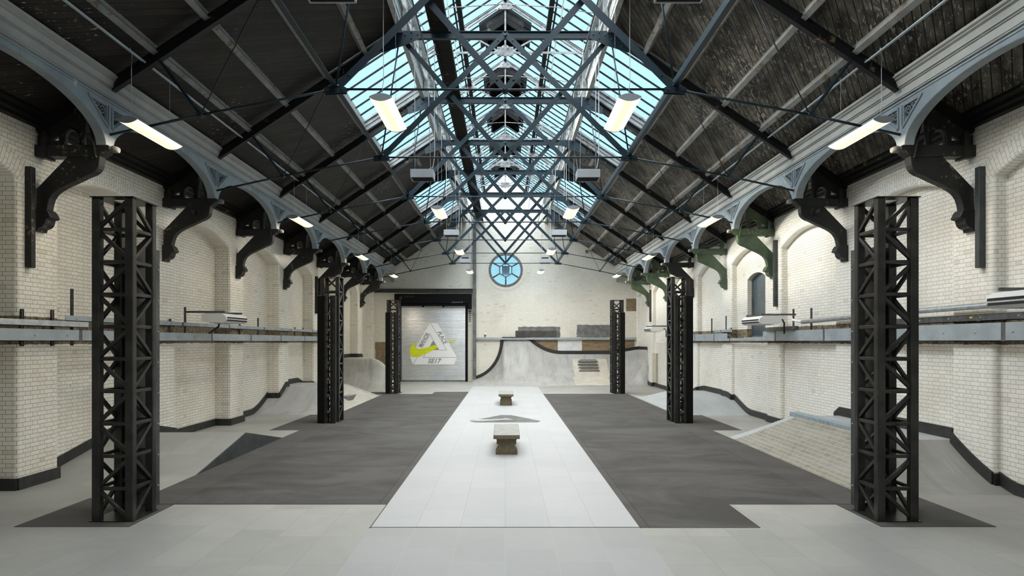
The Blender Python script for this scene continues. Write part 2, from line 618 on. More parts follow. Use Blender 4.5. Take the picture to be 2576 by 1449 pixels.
def corner_c(x, y):                                 # left far corner
    edge = -5.7 - max(0, y - 33) * .33
    if x > edge or y < 31.6 or y > 37.4:
        return 0
    w = 1.3
    s = 1 if x < edge - w else math.sqrt(max(0, 1 - ((x - edge + w) / w) ** 2))
    e = 1 if y < 36 else math.sqrt(max(0, 1 - ((y - 36) / 1.4) ** 2))
    return 1.62 * quarter((y - 31.6) / 1.7) * s * e


def bank_d(x, y):                                   # right, sett bank with coping
    t = min(cl((y - 10.23) / 1.5) ** 1.5, cl((x - 5.82) / 1.18) ** 1.15, cl((16.7 - y) / 1.15))
    return .70 * t


def bank_e(x, y):                                   # right, smooth mound
    t = min(sm((y - 21.4) / 2.2), sm((x - 5.85) / 1.3), sm((29 - y) / 2.6))
    return .46 * t


def zb(x):
    """How high the quarter pipe reaches on the end wall at x."""
    if x < -.13:
        u = min(1, max(0, (x + 2.3) / 2.17))
        return 2.6 - 2.5 * math.sqrt(1 - u * u)
    if x < 1.5:
        return 2.6
    if x < 6.7:
        return 1.73 + .87 * max(0, 1 - (x - 1.5) / 2.1) ** 2.2
    return 1.73 + .30 * min(1, (x - 6.7) / 1.7)


def ramp_f(x, y):                                   # quarter pipe against the end wall
    if x < -2.0 or y < 35.7:
        return 0
    u = (y - 35.8) / 4.0
    w = (x - 7.0) / 1.25 if y > 36.3 else 0
    u = math.hypot(max(0, u), max(0, w) * cl((y - 36.3) / .8))
    return zb(x) * quarter(u)


def ground(x, y):
    return max(bank_a(x, y), bank_b(x, y), corner_c(x, y), bank_d(x, y), bank_e(x, y), ramp_f(x, y), 0)


YB = 39.85                                          # end wall
XF, XL, XR, XRL = 8.19, 8.64, 8.40, 8.31            # pier faces; recesses left, right above and right below the rail
YS = -3.0
PH = .5                                             # half a pier's width


def struct(o, label=None):
    o['kind'] = 'structure'
    if label:
        o['label'] = label
    return o


# ---------------------------------------------------------------- floor
b = MB().box(-9.2, 9.2, YS, 41, -.3, 0)
struct(b.build('floor', M['slab']))


def slab_poly(name, poly, z, mat, z0=0.0):
    me = plate([poly], z - z0)
    mb = MB().take(me, lambda c: (c[0], c[1], c[2] + (z + z0) / 2))
    return struct(mb.build(name, mat))


L = [(-1.8, 9.78), (-1.8, 31.5), (-3.48, 31.5), (-3.48, 30.2), (-5.05, 30.2), (-5.05, 31.3), (-6.6, 31.3), (-6.6, 29.9), (-5.78, 29.9),
     (-5.78, 21.86), (-6.64, 21.86), (-6.64, 17.9), (-5.78, 17.9), (-5.78, 10.13), (-6.62, 10.13), (-6.62, 8.57), (-5.07, 8.57), (-5.07, 9.78)]
slab_poly('dark_floor', L, .006, M['dark'])
R = [(1.8, 8.53), (3.42, 8.53), (3.42, 9.78), (5.07, 9.78), (5.07, 8.57), (6.62, 8.57), (6.62, 10.2), (5.82, 10.2), (5.82, 17.9), (6.66, 17.9),
     (6.66, 21.86), (5.82, 21.86), (5.82, 30.3), (1.8, 30.3)]
slab_poly('dark_floor', R, .006, M['dark'])
slab_poly('granite_path', [(-1.8, 8.54), (1.8, 8.54), (1.8, 35.4), (-1.8, 35.4)], .010, M['path'])
slab_poly('granite_path', [(-1.8, YS), (1.8, YS), (1.8, 8.515), (-1.8, 8.515)], .008, M['path_near'])
e = MB().box(-1.82, 1.82, 8.515, 8.54, 0, .004).box(-1.82, -1.8, 8.515, 9.78, 0, .004)
e.box(-5.07, -1.8, 9.755, 9.785, 0, .0055).box(3.42, 5.07, 9.755, 9.785, 0, .0055).box(3.40, 3.425, 8.53, 9.78, 0, .0055)
e.box(-5.35, -5.07, 9.72, 9.80, 0, .0075).box(5.07, 5.35, 9.72, 9.80, 0, .0075)
struct(e.build('trim_1', M['skirt']))


def grid_bank(x0, x1, y0, y1, fn, step, mats, pick=None, shrink=0.0):
    nx, ny = max(2, round((x1 - x0) / step)), max(2, round((y1 - y0) / step))
    mb = MB()
    vs, fs, idx = [], [], []
    for j in range(ny + 1):
        for i in range(nx + 1):
            x, y = x0 + (x1 - x0) * i / nx, y0 + (y1 - y0) * j / ny
            z = fn(x, y)
            vs.append((x, y, z if z > .001 else -.012))
    for j in range(ny):
        for i in range(nx):
            q = (j * (nx + 1) + i, j * (nx + 1) + i + 1, (j + 1) * (nx + 1) + i + 1, (j + 1) * (nx + 1) + i)
            if max(vs[k][2] for k in q) > 0:
                fs.append(q)
    mb.add(vs, fs, True)
    return mb


# first bank on the left: slabs with a steel end plate
t = thing('sloping_bank', (-7.2, 14.2, 0), 'low bank of pale slabs with a dark steel end beside the first left tower', 'ramp')
mb = MB()
prof = [(11.9, 0), (14.2, .4715), (16.55, 0)]
mb.loft([[(x, y, z - (.0 if z else .0)) for y, z in prof] for x in (-5.80, -8.62)])
mb.build('slope', M['slab'], t)
mb = MB().prism([(11.95, 0), (14.2, .463), (16.5, 0)], -5.80, -5.775, 'x')
tag(mb.build('end_plate', M['steel_dark'], t), 'dark steel end plate')

# second bank on the left
t = thing('sloping_bank', (-7.2, 25.4, 0), 'concrete bank with a flat top and a tiled side behind the second left tower', 'ramp')
grid_bank(-8.62, -5.78, 21.6, 29.3, lambda x, y: bank_b(x, y) if cl((-5.78 - x) / .95) >= min(cl((y - 21.6) / 2.1) ** 1.5, cl((29.3 - y) / 2.9)) - .02 else -1,
          .05, M['ramp']).build('slope', M['ramp'], t)
mb = MB()


def tri_side(mb, xe, xi, ya, yb_, yc, yd, top, curve=1.0, n=10, off=.0):
    """The sloping long side of a bank, a trapezoid of rows rising from xe to xi."""
    rows = []
    for k in range(n + 1):
        s = k / n
        h = s ** curve
        rows.append([(xe + (xi - xe) * s, ya + (yb_ - ya) * h ** .667, top * h + off), (xe + (xi - xe) * s, yd + (yc - yd) * h, top * h + off)])
    vs = [p for r in rows for p in r]
    return mb.add(vs, [(2 * k, 2 * k + 1, 2 * k + 3, 2 * k + 2) for k in range(n)], True)


tri_side(mb, -5.78, -6.73, 21.75, 23.75, 26.0, 28.6, .80, 1.0, 10, .006)
tag(mb.build('tiled_side', M['sett_pale'], t), 'pale tiled side')
mb = MB()
bx = [(-6.55, 24.0), (-5.98, 24.45), (-5.92, 25.3), (-6.6, 25.2)]
mb.loft([[(-6.45, 24.25, .05), (-6.1, 24.5, .0), (-6.1, 25.1, .0), (-6.6, 25.0, .1)], [(x, y, .40) for x, y in bx]])
tag(mb.build('granite_block', M['stone'], t), 'rough grey granite block jutting from the tiled side')

t = thing('corner_ramp', (-7.0, 35.0, 0), 'rounded concrete quarter ramp filling the far left corner', 'ramp')
grid_bank(-8.62, -5.55, 31.6, 37.5, corner_c, .07, None).build('curved_face', M['ramp_warm'], t)

t = thing('sloping_bank', (7.1, 13.5, 0), 'stone sett bank with a granite coping behind the first right tower', 'ramp')


def d_side(x, y):
    return cl((x - 5.82) / 1.18) ** 1.15 >= min(cl((y - 10.23) / 1.5) ** 1.5, cl((16.7 - y) / 1.15)) - .03


bd = lambda x, y: bank_d(x, y) - (.012 if d_side(x, y) else .02)
grid_bank(5.82, 8.38, 11.73, 16.7, bd, .05, None).build('deck', M['ramp_cool'], t)
tag(grid_bank(5.82, 8.38, 10.23, 11.73, bd, .05, None).build('slope', M['ramp_dark'], t), 'dull stained near slope')
mb = MB()
tri_side(mb, 5.82, 7.0, 10.3, 11.75, 15.25, 16.2, .70, 1.15, 12, .006)
tag(mb.build('sett_side', M['sett'], t), 'sett paved side with pale joints')
for ya, yb_, w in ((13.78, 15.62, 'far'), (11.85, 13.76, 'near')):
    mb = MB().box(6.98, 7.20, ya, yb_, .62, .775)
    c = mb.build('coping_stone', M['coping'], t, bevel=.012)

t = thing('smooth_mound', (7.1, 25.2, 0), 'smooth blue-grey concrete mound against the right wall beside the second tower', 'ramp')
grid_bank(5.85, 8.38, 21.4, 29.0, bank_e, .12, None).build('curved_face', M['ramp_cool'], t)

t = thing('quarter_pipe', (3.0, 38.0, 0), 'tall grey concrete quarter pipe along the end wall', 'ramp')
grid_bank(-2.0, 8.38, 35.6, 39.84, ramp_f, .08, None).build('curved_face', M['ramp'], t)
# four louvre-like blocks on its face, and the beige panel under them
def on_ramp(x, y, d=0.0):
    return (x, y - d, ramp_f(x, y) + d * .6)


mb = MB()
xs = [3.75 + k * .15 for k in range(15)]
ys = [36.0 + k * .2 for k in range(19)]
xs = [4.05 + 2.1 * k / 14 for k in range(15)]
mb.add([(x + (.14 if y > 38 else .0), y, ramp_f(x, y) + .008) for y in ys for x in xs],
       [(j * 15 + i, j * 15 + i + 1, (j + 1) * 15 + i + 1, (j + 1) * 15 + i) for j in range(18) for i in range(14)], True)
tag(mb.build('beige_panel', plain('beige_concrete', (.56, .52, .44), (.45, .42, .37), 2, .7), t), 'beige concrete panel')
for k, (py0, py1, xa, xb) in enumerate(((904, 911, 1453, 1504), (912, 918.5, 1453, 1505), (919.5, 926, 1455, 1507), (927, 934, 1456, 1509))):
    mb = MB()
    # find the depth at which the ramp is met along this height
    def hit(py):
        y = 36.0
        while y < 39.8 and ramp_f(5.2, y) < HC + (VY - py) * y / F:
            y += .01
        return y
    ya, yb_ = hit(py1), hit(py0)
    ins = 6
    q0 = [at(xa, py1, ya), at(xb, py1, ya), at(xb - ins, py0, yb_), at(xa + ins, py0, yb_)]
    vs = [(p[0], p[1] - .02, p[2] + .008) for p in q0] + [(p[0], p[1] + .12, p[2] - .05) for p in q0]
    vs[0] = (vs[0][0], vs[0][1] - .07, vs[0][2] + .03)
    vs[1] = (vs[1][0], vs[1][1] - .07, vs[1][2] + .03)
    mb.loft([vs[:4], vs[4:]])
    tag(mb.build('ledge', plain('ledge_stone', (.20, .20, .175), (.14, .14, .125), 6, .8) if k == 0 else bpy.data.materials['ledge_stone'], t), 'dull stone ledge')


# ---------------------------------------------------------------- side walls
def arch_open(yc, z_spring, rise, half, n=14):
    R = (half * half + rise * rise) / (2 * rise)
    c = z_spring + rise - R
    a = math.asin(min(1.0, half / R))
    return [(yc + R * math.sin(a - 2 * a * k / n), c + R * math.cos(a - 2 * a * k / n)) for k in range(n + 1)]


def side_wall(name, s, brick, xr, xrl, hole=None):
    root = bpy.data.objects.new(name, None)
    COL.objects.link(root)
    struct(root)
    bays = [Y0 + BAY * (k + .5) for k in range(-3, 7)]
    ln = [(YS, 6.45), (YS, -.3)]
    for c in bays:
        if c - BAY / 2 + PH < YS:
            ln = [(YS, 6.45), (YS, -.3)]
            continue
        ln += [(c - BAY / 2 + PH, -.3)] + list(reversed(arch_open(c, ARC_TOP - ARC_RISE, ARC_RISE, BAY / 2 - PH))) + [(c + BAY / 2 - PH, -.3)]
    ln += [(YB, -.3), (YB, 6.45)]
    d = xr - XF + .06
    me = plate([ln], d, .07, -.07, 3)
    MB().take(me, lambda c: (s * (XF + d / 2 - c[2]), c[0], c[1])).build('arcade', brick, root)
    outer = [(YS, -.3), (YB, -.3), (YB, 6.45), (YS, 6.45)]
    outl = [outer]
    if hole:
        outl.append(hole)
    me = plate(outl, .2)
    MB().take(me, lambda c: (s * (xr + .1 + c[2]), c[0], c[1])).build('recess', brick, root)
    if xrl < xr:
        mb = MB()
        for c in bays:
            if c - BAY / 2 + PH > YS:
                mb.box(s * xrl, s * (xr + .01), c - BAY / 2 + PH - .02, c + BAY / 2 - PH + .02, -.3, 2.46)
        mb.build('dado', brick, root)
    return root


side_wall('wall_left', -1, M['brick_left'], XL, XL)
WY = 21.3
hole = [(WY - .76, 2.62), (WY + .76, 2.62)] + arch_open(WY, 4.63, .18, .76, 10)
side_wall('wall_right', 1, M['brick_right'], XR, XRL, hole)

# arched window in the right wall
w = struct(bpy.data.objects.new('window_2', None))
COL.objects.link(w)
w.location = (8.6, WY, 2.62)
fo = [(WY - .76, 2.62), (WY + .76, 2.62)] + arch_open(WY, 4.63, .18, .76, 10)
fi = [(WY - .70, 2.69), (WY + .70, 2.69)] + arch_open(WY, 4.59, .16, .70, 10)
MB().take(plate([fo, fi], .06), lambda c: (8.57 + c[2], c[0], c[1])).build('window_frame', M['old_steel'], w)
MB().take(plate([fi], .02), lambda c: (8.58 + c[2], c[0], c[1])).build('pane', M['glass_dark'], w)
MB().box(8.30, 8.56, WY - .80, WY + .80, 2.575, 2.635).build('window_sill', M['plaster'], w)
MB().box(8.62, 8.9, WY - .9, WY + .9, 2.5, 4.9).build('back_board', plain('dim_outdoors', (.05, .075, .09), None), w)

# ---------------------------------------------------------------- end wall, front wall, roof outline
def Zr(x, h=9.30):
    return HC + h - .665 * abs(x)


LZ, RZ = HC + 8.80, HC + 10.45                      # lantern eaves and ridge
shape = [(-8.9, -.3), (8.9, -.3), (8.9, Zr(8.9)), (2.5, Zr(2.5)), (2.5, LZ), (0, RZ), (-2.5, LZ), (-2.5, Zr(-2.5)), (-8.9, Zr(8.9))]
rc = (.03, 6.98)                                    # round window centre, at the end wall
rr = 1.06
circ = [(rc[0] + rr * math.cos(2 * math.pi * k / 48), rc[1] + rr * math.sin(2 * math.pi * k / 48)) for k in range(48)]
me = plate([shape, circ], .35)
struct(MB().take(me, lambda c: (c[0], YB + .175 + c[2], c[1])).build('wall_back', M['brick_back']))
me = plate([shape], .2)
struct(MB().take(me, lambda c: (c[0], YS - .1 + c[2], c[1])).build('wall_front', M['brick_back']))

# round window
w = struct(bpy.data.objects.new('window_1', None))
COL.objects.link(w)
w.location = (rc[0], YB, rc[1])


def ring(r0, r1, y0, y1, n=48):
    a = [(r0 * math.cos(2 * math.pi * k / n), r0 * math.sin(2 * math.pi * k / n)) for k in range(n)]
    c = [(r1 * math.cos(2 * math.pi * k / n), r1 * math.sin(2 * math.pi * k / n)) for k in range(n)]
    return MB().take(plate([c, a], y1 - y0), lambda q: (rc[0] + q[0], (y0 + y1) / 2 + q[2], rc[1] + q[1]))


ring(.93, 1.07, YB - .02, YB + .2).build('outer_ring', M['winframe'], w)
ring(1.09, 1.28, YB - .012, YB + .03).build('brick_ring', plain('voussoir_bricks', (.74, .715, .64), (.62, .595, .53), 16, .4), w)
hexo = [(.47 * math.cos(math.radians(a)), .47 * math.sin(math.radians(a))) for a in range(30, 390, 60)]
hexi = [(.39 * math.cos(math.radians(a)), .39 * math.sin(math.radians(a))) for a in range(30, 390, 60)]
MB().take(plate([hexo, hexi], .1), lambda q: (rc[0] + q[0], YB + .08 + q[2], rc[1] + q[1])).build('hexagon_frame', M['winframe'], w)
for a in range(30, 390, 60):
    ca, sa = math.cos(math.radians(a)), math.sin(math.radians(a))
    mb = MB().bar((rc[0] + .44 * ca, YB + .08, rc[1] + .44 * sa), (rc[0] + .96 * ca, YB + .08, rc[1] + .96 * sa), .09, .085, (0, 1, 0))
    for r in (.47, .62, .78, .92):
        mb.ball((rc[0] + r * ca, YB + .03, rc[1] + r * sa), .055, 8)
    mb.build('spoke', M['winframe'], w)
mb = MB().cyl((rc[0], YB + .15, rc[1]), (rc[0], YB + .16, rc[1]), 1.0, 48)
mb.build('pane', glass('blue_glass', (.84, .94, 1.0), .04), w)
mb = MB()
for k in range(48):
    a = 2 * math.pi * (k + .5) / 48
    mb.bar((rc[0] + .4 * math.cos(a), YB + .135, rc[1] + .4 * math.sin(a)), (rc[0] + .93 * math.cos(a), YB + .135, rc[1] + .93 * math.sin(a)), .012, .012)
mb.bar((rc[0], YB + .13, rc[1] - .4), (rc[0], YB + .13, rc[1] + .4), .03, .02).bar((rc[0] - .26, YB + .13, rc[1] + .05), (rc[0] + .26, YB + .13, rc[1] + .05), .025, .02, (0, 1, 0))
mb.build('glazing_bars', M['winframe'], w)
mb = MB().box(rc[0] - .24, rc[0] + .24, YB + .2, YB + .26, rc[1] - .28, rc[1] + .28)
mb.build('centre_panel', plain('grey_blue_panel', (.25, .34, .38), (.34, .45, .5), 3, .5), w)

# boarded ceiling on both slopes
G0, G1 = Y0 + BAY, Y0 + 3 * BAY                     # glazed bays
G2, G3 = Y0 + 4 * BAY, Y0 + 6 * BAY
XG = 4.29
for s, nm in ((-1, 'ceiling_left'), (1, 'ceiling_right')):
    mb = MB()

    def slope(x0, x1, y0, y1):
        mb.loft([[(s * x0, y, Zr(x0)), (s * x1, y, Zr(x1)), (s * x1, y, Zr(x1) + .06), (s * x0, y, Zr(x0) + .06)] for y in (y0, y1)])
    slope(8.7, XG, YS, YB)
    for a, c in ((YS, G0), (G1, G2), (G3, YB)):
        slope(XG, 2.5, a, c)
    o = MB()
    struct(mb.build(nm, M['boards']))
    # moulded cornice where the boards meet the wall
    pr = [(8.2, 6.22), (8.10, 6.24), (8.10, 6.30), (8.05, 6.33), (8.05, 6.40), (7.98, 6.44), (7.98, 6.50), (8.2, 6.5), (8.45, 6.30), (8.45, 6.22)]
    mb = MB().prism([(s * x, z) for x, z in pr], YS, YB, 'y')
    struct(mb.build('trim_2' if s < 0 else 'trim_3', M['rafter']))


# ---------------------------------------------------------------- skirtings along the side walls
def wall_line(s, xr):
    pts, y = [], YS
    for k in range(-4, 8):
        c = Y0 + BAY * k
        for q in ((xr, c - PH), (XF, c - PH), (XF, c + PH), (xr, c + PH)):
            if YS < q[1] < YB:
                pts.append(q)
    first = pts[0]
    pts = [(first[0], YS)] + pts + [(pts[-1][0], YB - .01)]
    return [(s * x, y) for x, y in pts]


def skirting(name, line, s, h=.2, th=.035, y0=YS, breaks=()):
    mb = MB()
    for (ax, ay), (bx_, by) in zip(line, line[1:]):
        n = max(1, int(math.hypot(bx_ - ax, by - ay) / .12))
        along_y = abs(by - ay) > abs(bx_ - ax)
        # the offset into the hall
        ox, oy = (-s * th, 0) if along_y else (0, -th if abs(bx_) < abs(ax) else th)
        prev = None
        for k in range(n + 1):
            x, y = ax + (bx_ - ax) * k / n, ay + (by - ay) * k / n
            if along_y:
                y = min(max(y, ay - th), by + th)
            g = ground(x - s * (.12 if along_y else .04), y + (0 if along_y else (-.06 if oy < 0 else .06)))
            xx = x - (s * th if not along_y and k == n and abs(bx_) < abs(ax) else 0)
            cur = [(x, y, g - .02), (x + ox, y + oy, g - .02), (x + ox, y + oy, g + h), (x, y, g + h)]
            if prev:
                mb.loft([prev, cur])
            prev = cur
    return struct(mb.build(name, M['skirt']))


skirting('baseboard_left', wall_line(-1, XL), -1)
skirting('baseboard_right', wall_line(1, XRL), 1)
# skirting over the quarter pipe, on the end wall
mb = MB()
prev = None
xs = [-1.8 + k * .06 for k in range(int(10.0 / .06))]
pts = [(-2.3 + 2.17 * math.sin(q), 2.6 - 2.5 * math.cos(q)) for q in [.23 + (math.pi / 2 - .23) * k / 40 for k in range(41)]]
pts += [(x, zb(x)) for x in [.0 + .07 * k for k in range(int(8.3 / .07))]]
for k, (x, z) in enumerate(pts):
    a, c = pts[max(k - 1, 0)], pts[min(k + 1, len(pts) - 1)]
    dx, dz = c[0] - a[0], c[1] - a[1]
    m = math.hypot(dx, dz)
    nx_, nz_ = -dz / m, dx / m
    cur = [(x - .03 * nx_, YB - .04, z - .03 * nz_), (x + .19 * nx_, YB - .04, z + .19 * nz_), (x + .19 * nx_, YB + .01, z + .19 * nz_), (x - .03 * nx_, YB + .01, z - .03 * nz_)]
    if .0 < x < 1.45:
        prev = cur if x < .1 or x > 1.4 else None
        continue
    if prev:
        mb.loft([prev, cur])
    prev = cur
struct(mb.build('baseboard_back', M['skirt']))
# ---------------------------------------------------------------- roof trusses
def H(x, c=9.07):
    return c - .665 * abs(x)


def make_truss(k):
    y = Y0 + BAY * k
    t = thing('roof_truss', (0, y, HC + 4.43), '', 'roof truss', 'blue-grey roof trusses crossing the hall')
    P = lambda x, h, d=0.0: (x, y + d, HC + h)
    for s in (-1, 1):
        MB().ibar(P(s * 6.93, H(6.93)), P(s * 2.45, H(2.45)), .11, .19).build('rafter', M['rafter'], t)
        MB().tube([P(s * 2.98, 4.43), P(s * 5.35, 3.98)], .022).tube([P(s * 5.35, 3.98), P(s * 6.99, 3.62)], .024).build('tie_rod', M['truss'], t)
        mb = MB()
        d = Vector((s * 2.37, 0, -.45)).normalized()
        c = Vector(P(s * 2.98, 4.43))
        for o in (-.045, .03):
            a = [c + Vector((-s * .19, o, .02)), c + Vector((-s * .19, o, -.07)), c + d * .19 + Vector((0, o, -.055)), c + d * .19 + Vector((0, o, .05)), c + Vector((0, o, .06))]
            mb.loft([a, [p + Vector((0, .015, 0)) for p in a]])
        for q in (-.13, 0, .13):
            p = c + (d * q if q > 0 else Vector((s * q, 0, -.01)))
            mb.cyl(p + Vector((0, -.07, 0)), p + Vector((0, .07, 0)), .032, 8)
        mb.build('joint_plate', M['truss'], t)
        mb = MB().cyl(P(s * 5.35, 3.98, -.06), P(s * 5.35, 3.98, .06), .045, 10).ball(P(s * 5.35, 3.98), .055)
        mb.build('joint', M['truss'], t)
        MB().cyl(P(s * 6.94, 3.645), P(s * 6.985, 3.635), .055, 12).build('rod_collar', M['arch'], t)
        MB().bar(P(s * 5.35, 3.98), P(s * 6.08, H(6.08) - .08), .035, .07, (0, 1, 0)).bar(P(s * 5.35, 3.98, .02), P(s * 6.08, H(6.08) - .08, .02), .05, .012, (0, 1, 0)).build('strut', M['truss'], t)
        MB().tube([P(s * 5.35, 3.98), P(s * 4.25, H(4.25) - .06)], .011, 6).build('thin_rod', M['truss'], t)
        MB().tube([P(s * 2.98, 4.43), P(s * 2.56, 7.2)], .019, 7).build('hanger_rod', M['truss'], t)
        mb = MB().bar(P(s * 2.92, 4.45, -.03), P(0, 7.36, -.03), .012, .135, (0, 1, 0) if False else Vector((1, 0, -s)).cross(Vector((0, 1, 0))) )
        build_flat(t, 'brace', P(s * 2.9, 4.47, -.055), P(s * .0, 7.38, -.055), .13, s)
        build_flat(t, 'brace', P(s * 2.48, 7.30, .055), P(0, 4.44, .055), .115, s)
        # gusset where rafter and collar meet
        g = [(s * 2.02, 7.44), (s * 2.02, 7.27), (s * 2.4, 7.10), (s * 2.95, 6.92), (s * 2.98, 7.12), (s * 2.6, 7.44)]
        mb = MB().prism([(x, HC + h) for x, h in g], y - .062, y - .05, 'y')
        for (bx_, bh) in ((2.1, 7.35), (2.25, 7.4), (2.25, 7.26), (2.4, 7.34), (2.55, 7.24), (2.65, 7.13), (2.8, 7.06), (2.8, 7.17)):
            mb.ball((s * bx_, y - .065, HC + bh), .022, 6)
        mb.build('gusset', M['truss'], t)
    MB().tube([P(-2.98, 4.43), P(0, 4.42), P(2.98, 4.43)], .021).build('tie_rod', M['truss'], t)
    MB().cyl(P(0, 4.43, -.09), P(0, 4.43, .09), .045, 10).ball(P(0, 4.40), .06).build('joint', M['truss'], t)
    MB().ibar(P(-2.5, 7.36), P(2.5, 7.36), .10, .18).build('collar_beam', M['truss'], t)
    MB().ball(P(0, 7.33, -.08), .035, 6).build('joint', M['truss'], t)
    return t


def build_flat(t, name, p0, p1, w, s):
    """An angle bar lying in the truss plane: a flat face and a short outstanding leg."""
    p0, p1 = Vector(p0), Vector(p1)
    d = (p1 - p0).normalized()
    n = Vector((0, 1, 0))
    u = n.cross(d).normalized()
    if u.z < 0:
        u = -u
    a = [p0 + u * q + n * r for q, r in ((-w / 2, -.006), (w / 2, -.006), (w / 2, .06), (w / 2 - .012, .06), (w / 2 - .012, .006), (-w / 2, .006))]
    c = [q + (p1 - p0) for q in a]
    mb = MB().loft([a, c])
    for q in (.06, .94):
        m = p0 + (p1 - p0) * q
        mb.ball(m - n * .012, .02, 6)
    return mb.build(name, M['truss'], t)


truss = make_truss(0)
for k in range(-1, 7):
    w = {-1: 'overhead nearest roof truss, above the camera end of the hall', 0: 'largest complete blue-grey roof truss, first in view from the front',
         6: 'smallest blue-grey roof truss, last before the round window'}.get(k, 'blue-grey roof truss of rods and crossed braces, %s in view from the front' % ORD[k])
    if k == 0:
        truss['label'] = w
    else:
        dup(truss, (0, Y0 + BAY * k, HC + 4.43), w)

# ---------------------------------------------------------------- lantern over the ridge
def make_lantern(k):
    y = Y0 + BAY * k
    t = thing('lantern_truss', (0, y, HC + 7.45), '', 'roof frame', 'grey iron frames of the roof lantern')
    P = lambda x, h, d=0.0: (x, y + d, HC + h)
    for s in (-1, 1):
        MB().bar(P(s * 2.42, 7.45), P(s * 2.42, 8.85), .07, .09).build('post', M['grey_iron'], t)
        MB().ibar(P(s * 2.5, 8.72), P(0, 10.38), .07, .10).build('rafter', M['grey_iron'], t)
        MB().bar(P(s * 1.95, 7.48), P(s * 2.38, 8.3), .012, .05, (0, 1, 0)).build('bracket', M['grey_iron'], t)
        MB().bar(P(s * .28, 8.92, .03), P(s * 1.25, 9.48, .03), .05, .012, (0, 1, 0)).build('brace', M['grey_iron'], t)
        mb = MB().prism([(s * 1.12, HC + 9.38), (s * 1.5, HC + 9.14), (s * 1.52, HC + 9.3), (s * 1.14, HC + 9.56)], y - .055, y - .04, 'y')
        for q in (1.2, 1.32, 1.44):
            mb.ball((s * q, y - .058, HC + 10.45 - .664 * q - .05), .02, 6)
        mb.build('gusset', M['grey_iron'], t)
        MB().tube([P(0, 8.12), P(s * 1.3, 8.03), P(s * 2.4, 7.85)], .010, 6).build('thin_rod', M['grey_iron'], t)
        MB().bar(P(s * 1.3, 7.48), P(s * 1.55, 9.2), .03, .03).build('strut', M['grey_iron'], t)
    MB().bar(P(-2.42, 8.82), P(2.42, 8.82), .02, .065).build('tie_bar', M['grey_iron'], t)
    MB().bar(P(0, 8.65), P(0, 10.4), .05, .05).build('king_post', M['grey_iron'], t)
    mb = MB().box(-.25, .25, y - .05, y - .035, HC + 8.70, HC + 8.98)
    for x in (-.2, -.07, .07, .2):
        for h in (8.74, 8.93):
            mb.ball((x, y - .055, HC + h), .02, 6)
    mb.build('plate', M['grey_iron'], t)
    mb = MB().prism([(-.28, HC + 10.12), (.28, HC + 10.12), (.16, HC + 10.3), (0, HC + 10.4), (-.16, HC + 10.3)], y - .06, y - .045, 'y')
    for x, h in ((-.2, 10.15), (.2, 10.15), (-.1, 10.25), (.1, 10.25), (0, 10.33)):
        mb.ball((x, y - .065, HC + h), .022, 6)
    mb.build('gusset', M['grey_iron'], t)
    return t


lan = make_lantern(0)
for k in range(-1, 7):
    w = {-1: 'grey iron frame of the lantern nearest overhead'}.get(k, 'grey iron frame of the lantern above the %s truss in view' % ORD[max(k, 0)])
    if k == 0:
        lan['label'] = w
    else:
        dup(lan, (0, Y0 + BAY * k, HC + 7.45), w)

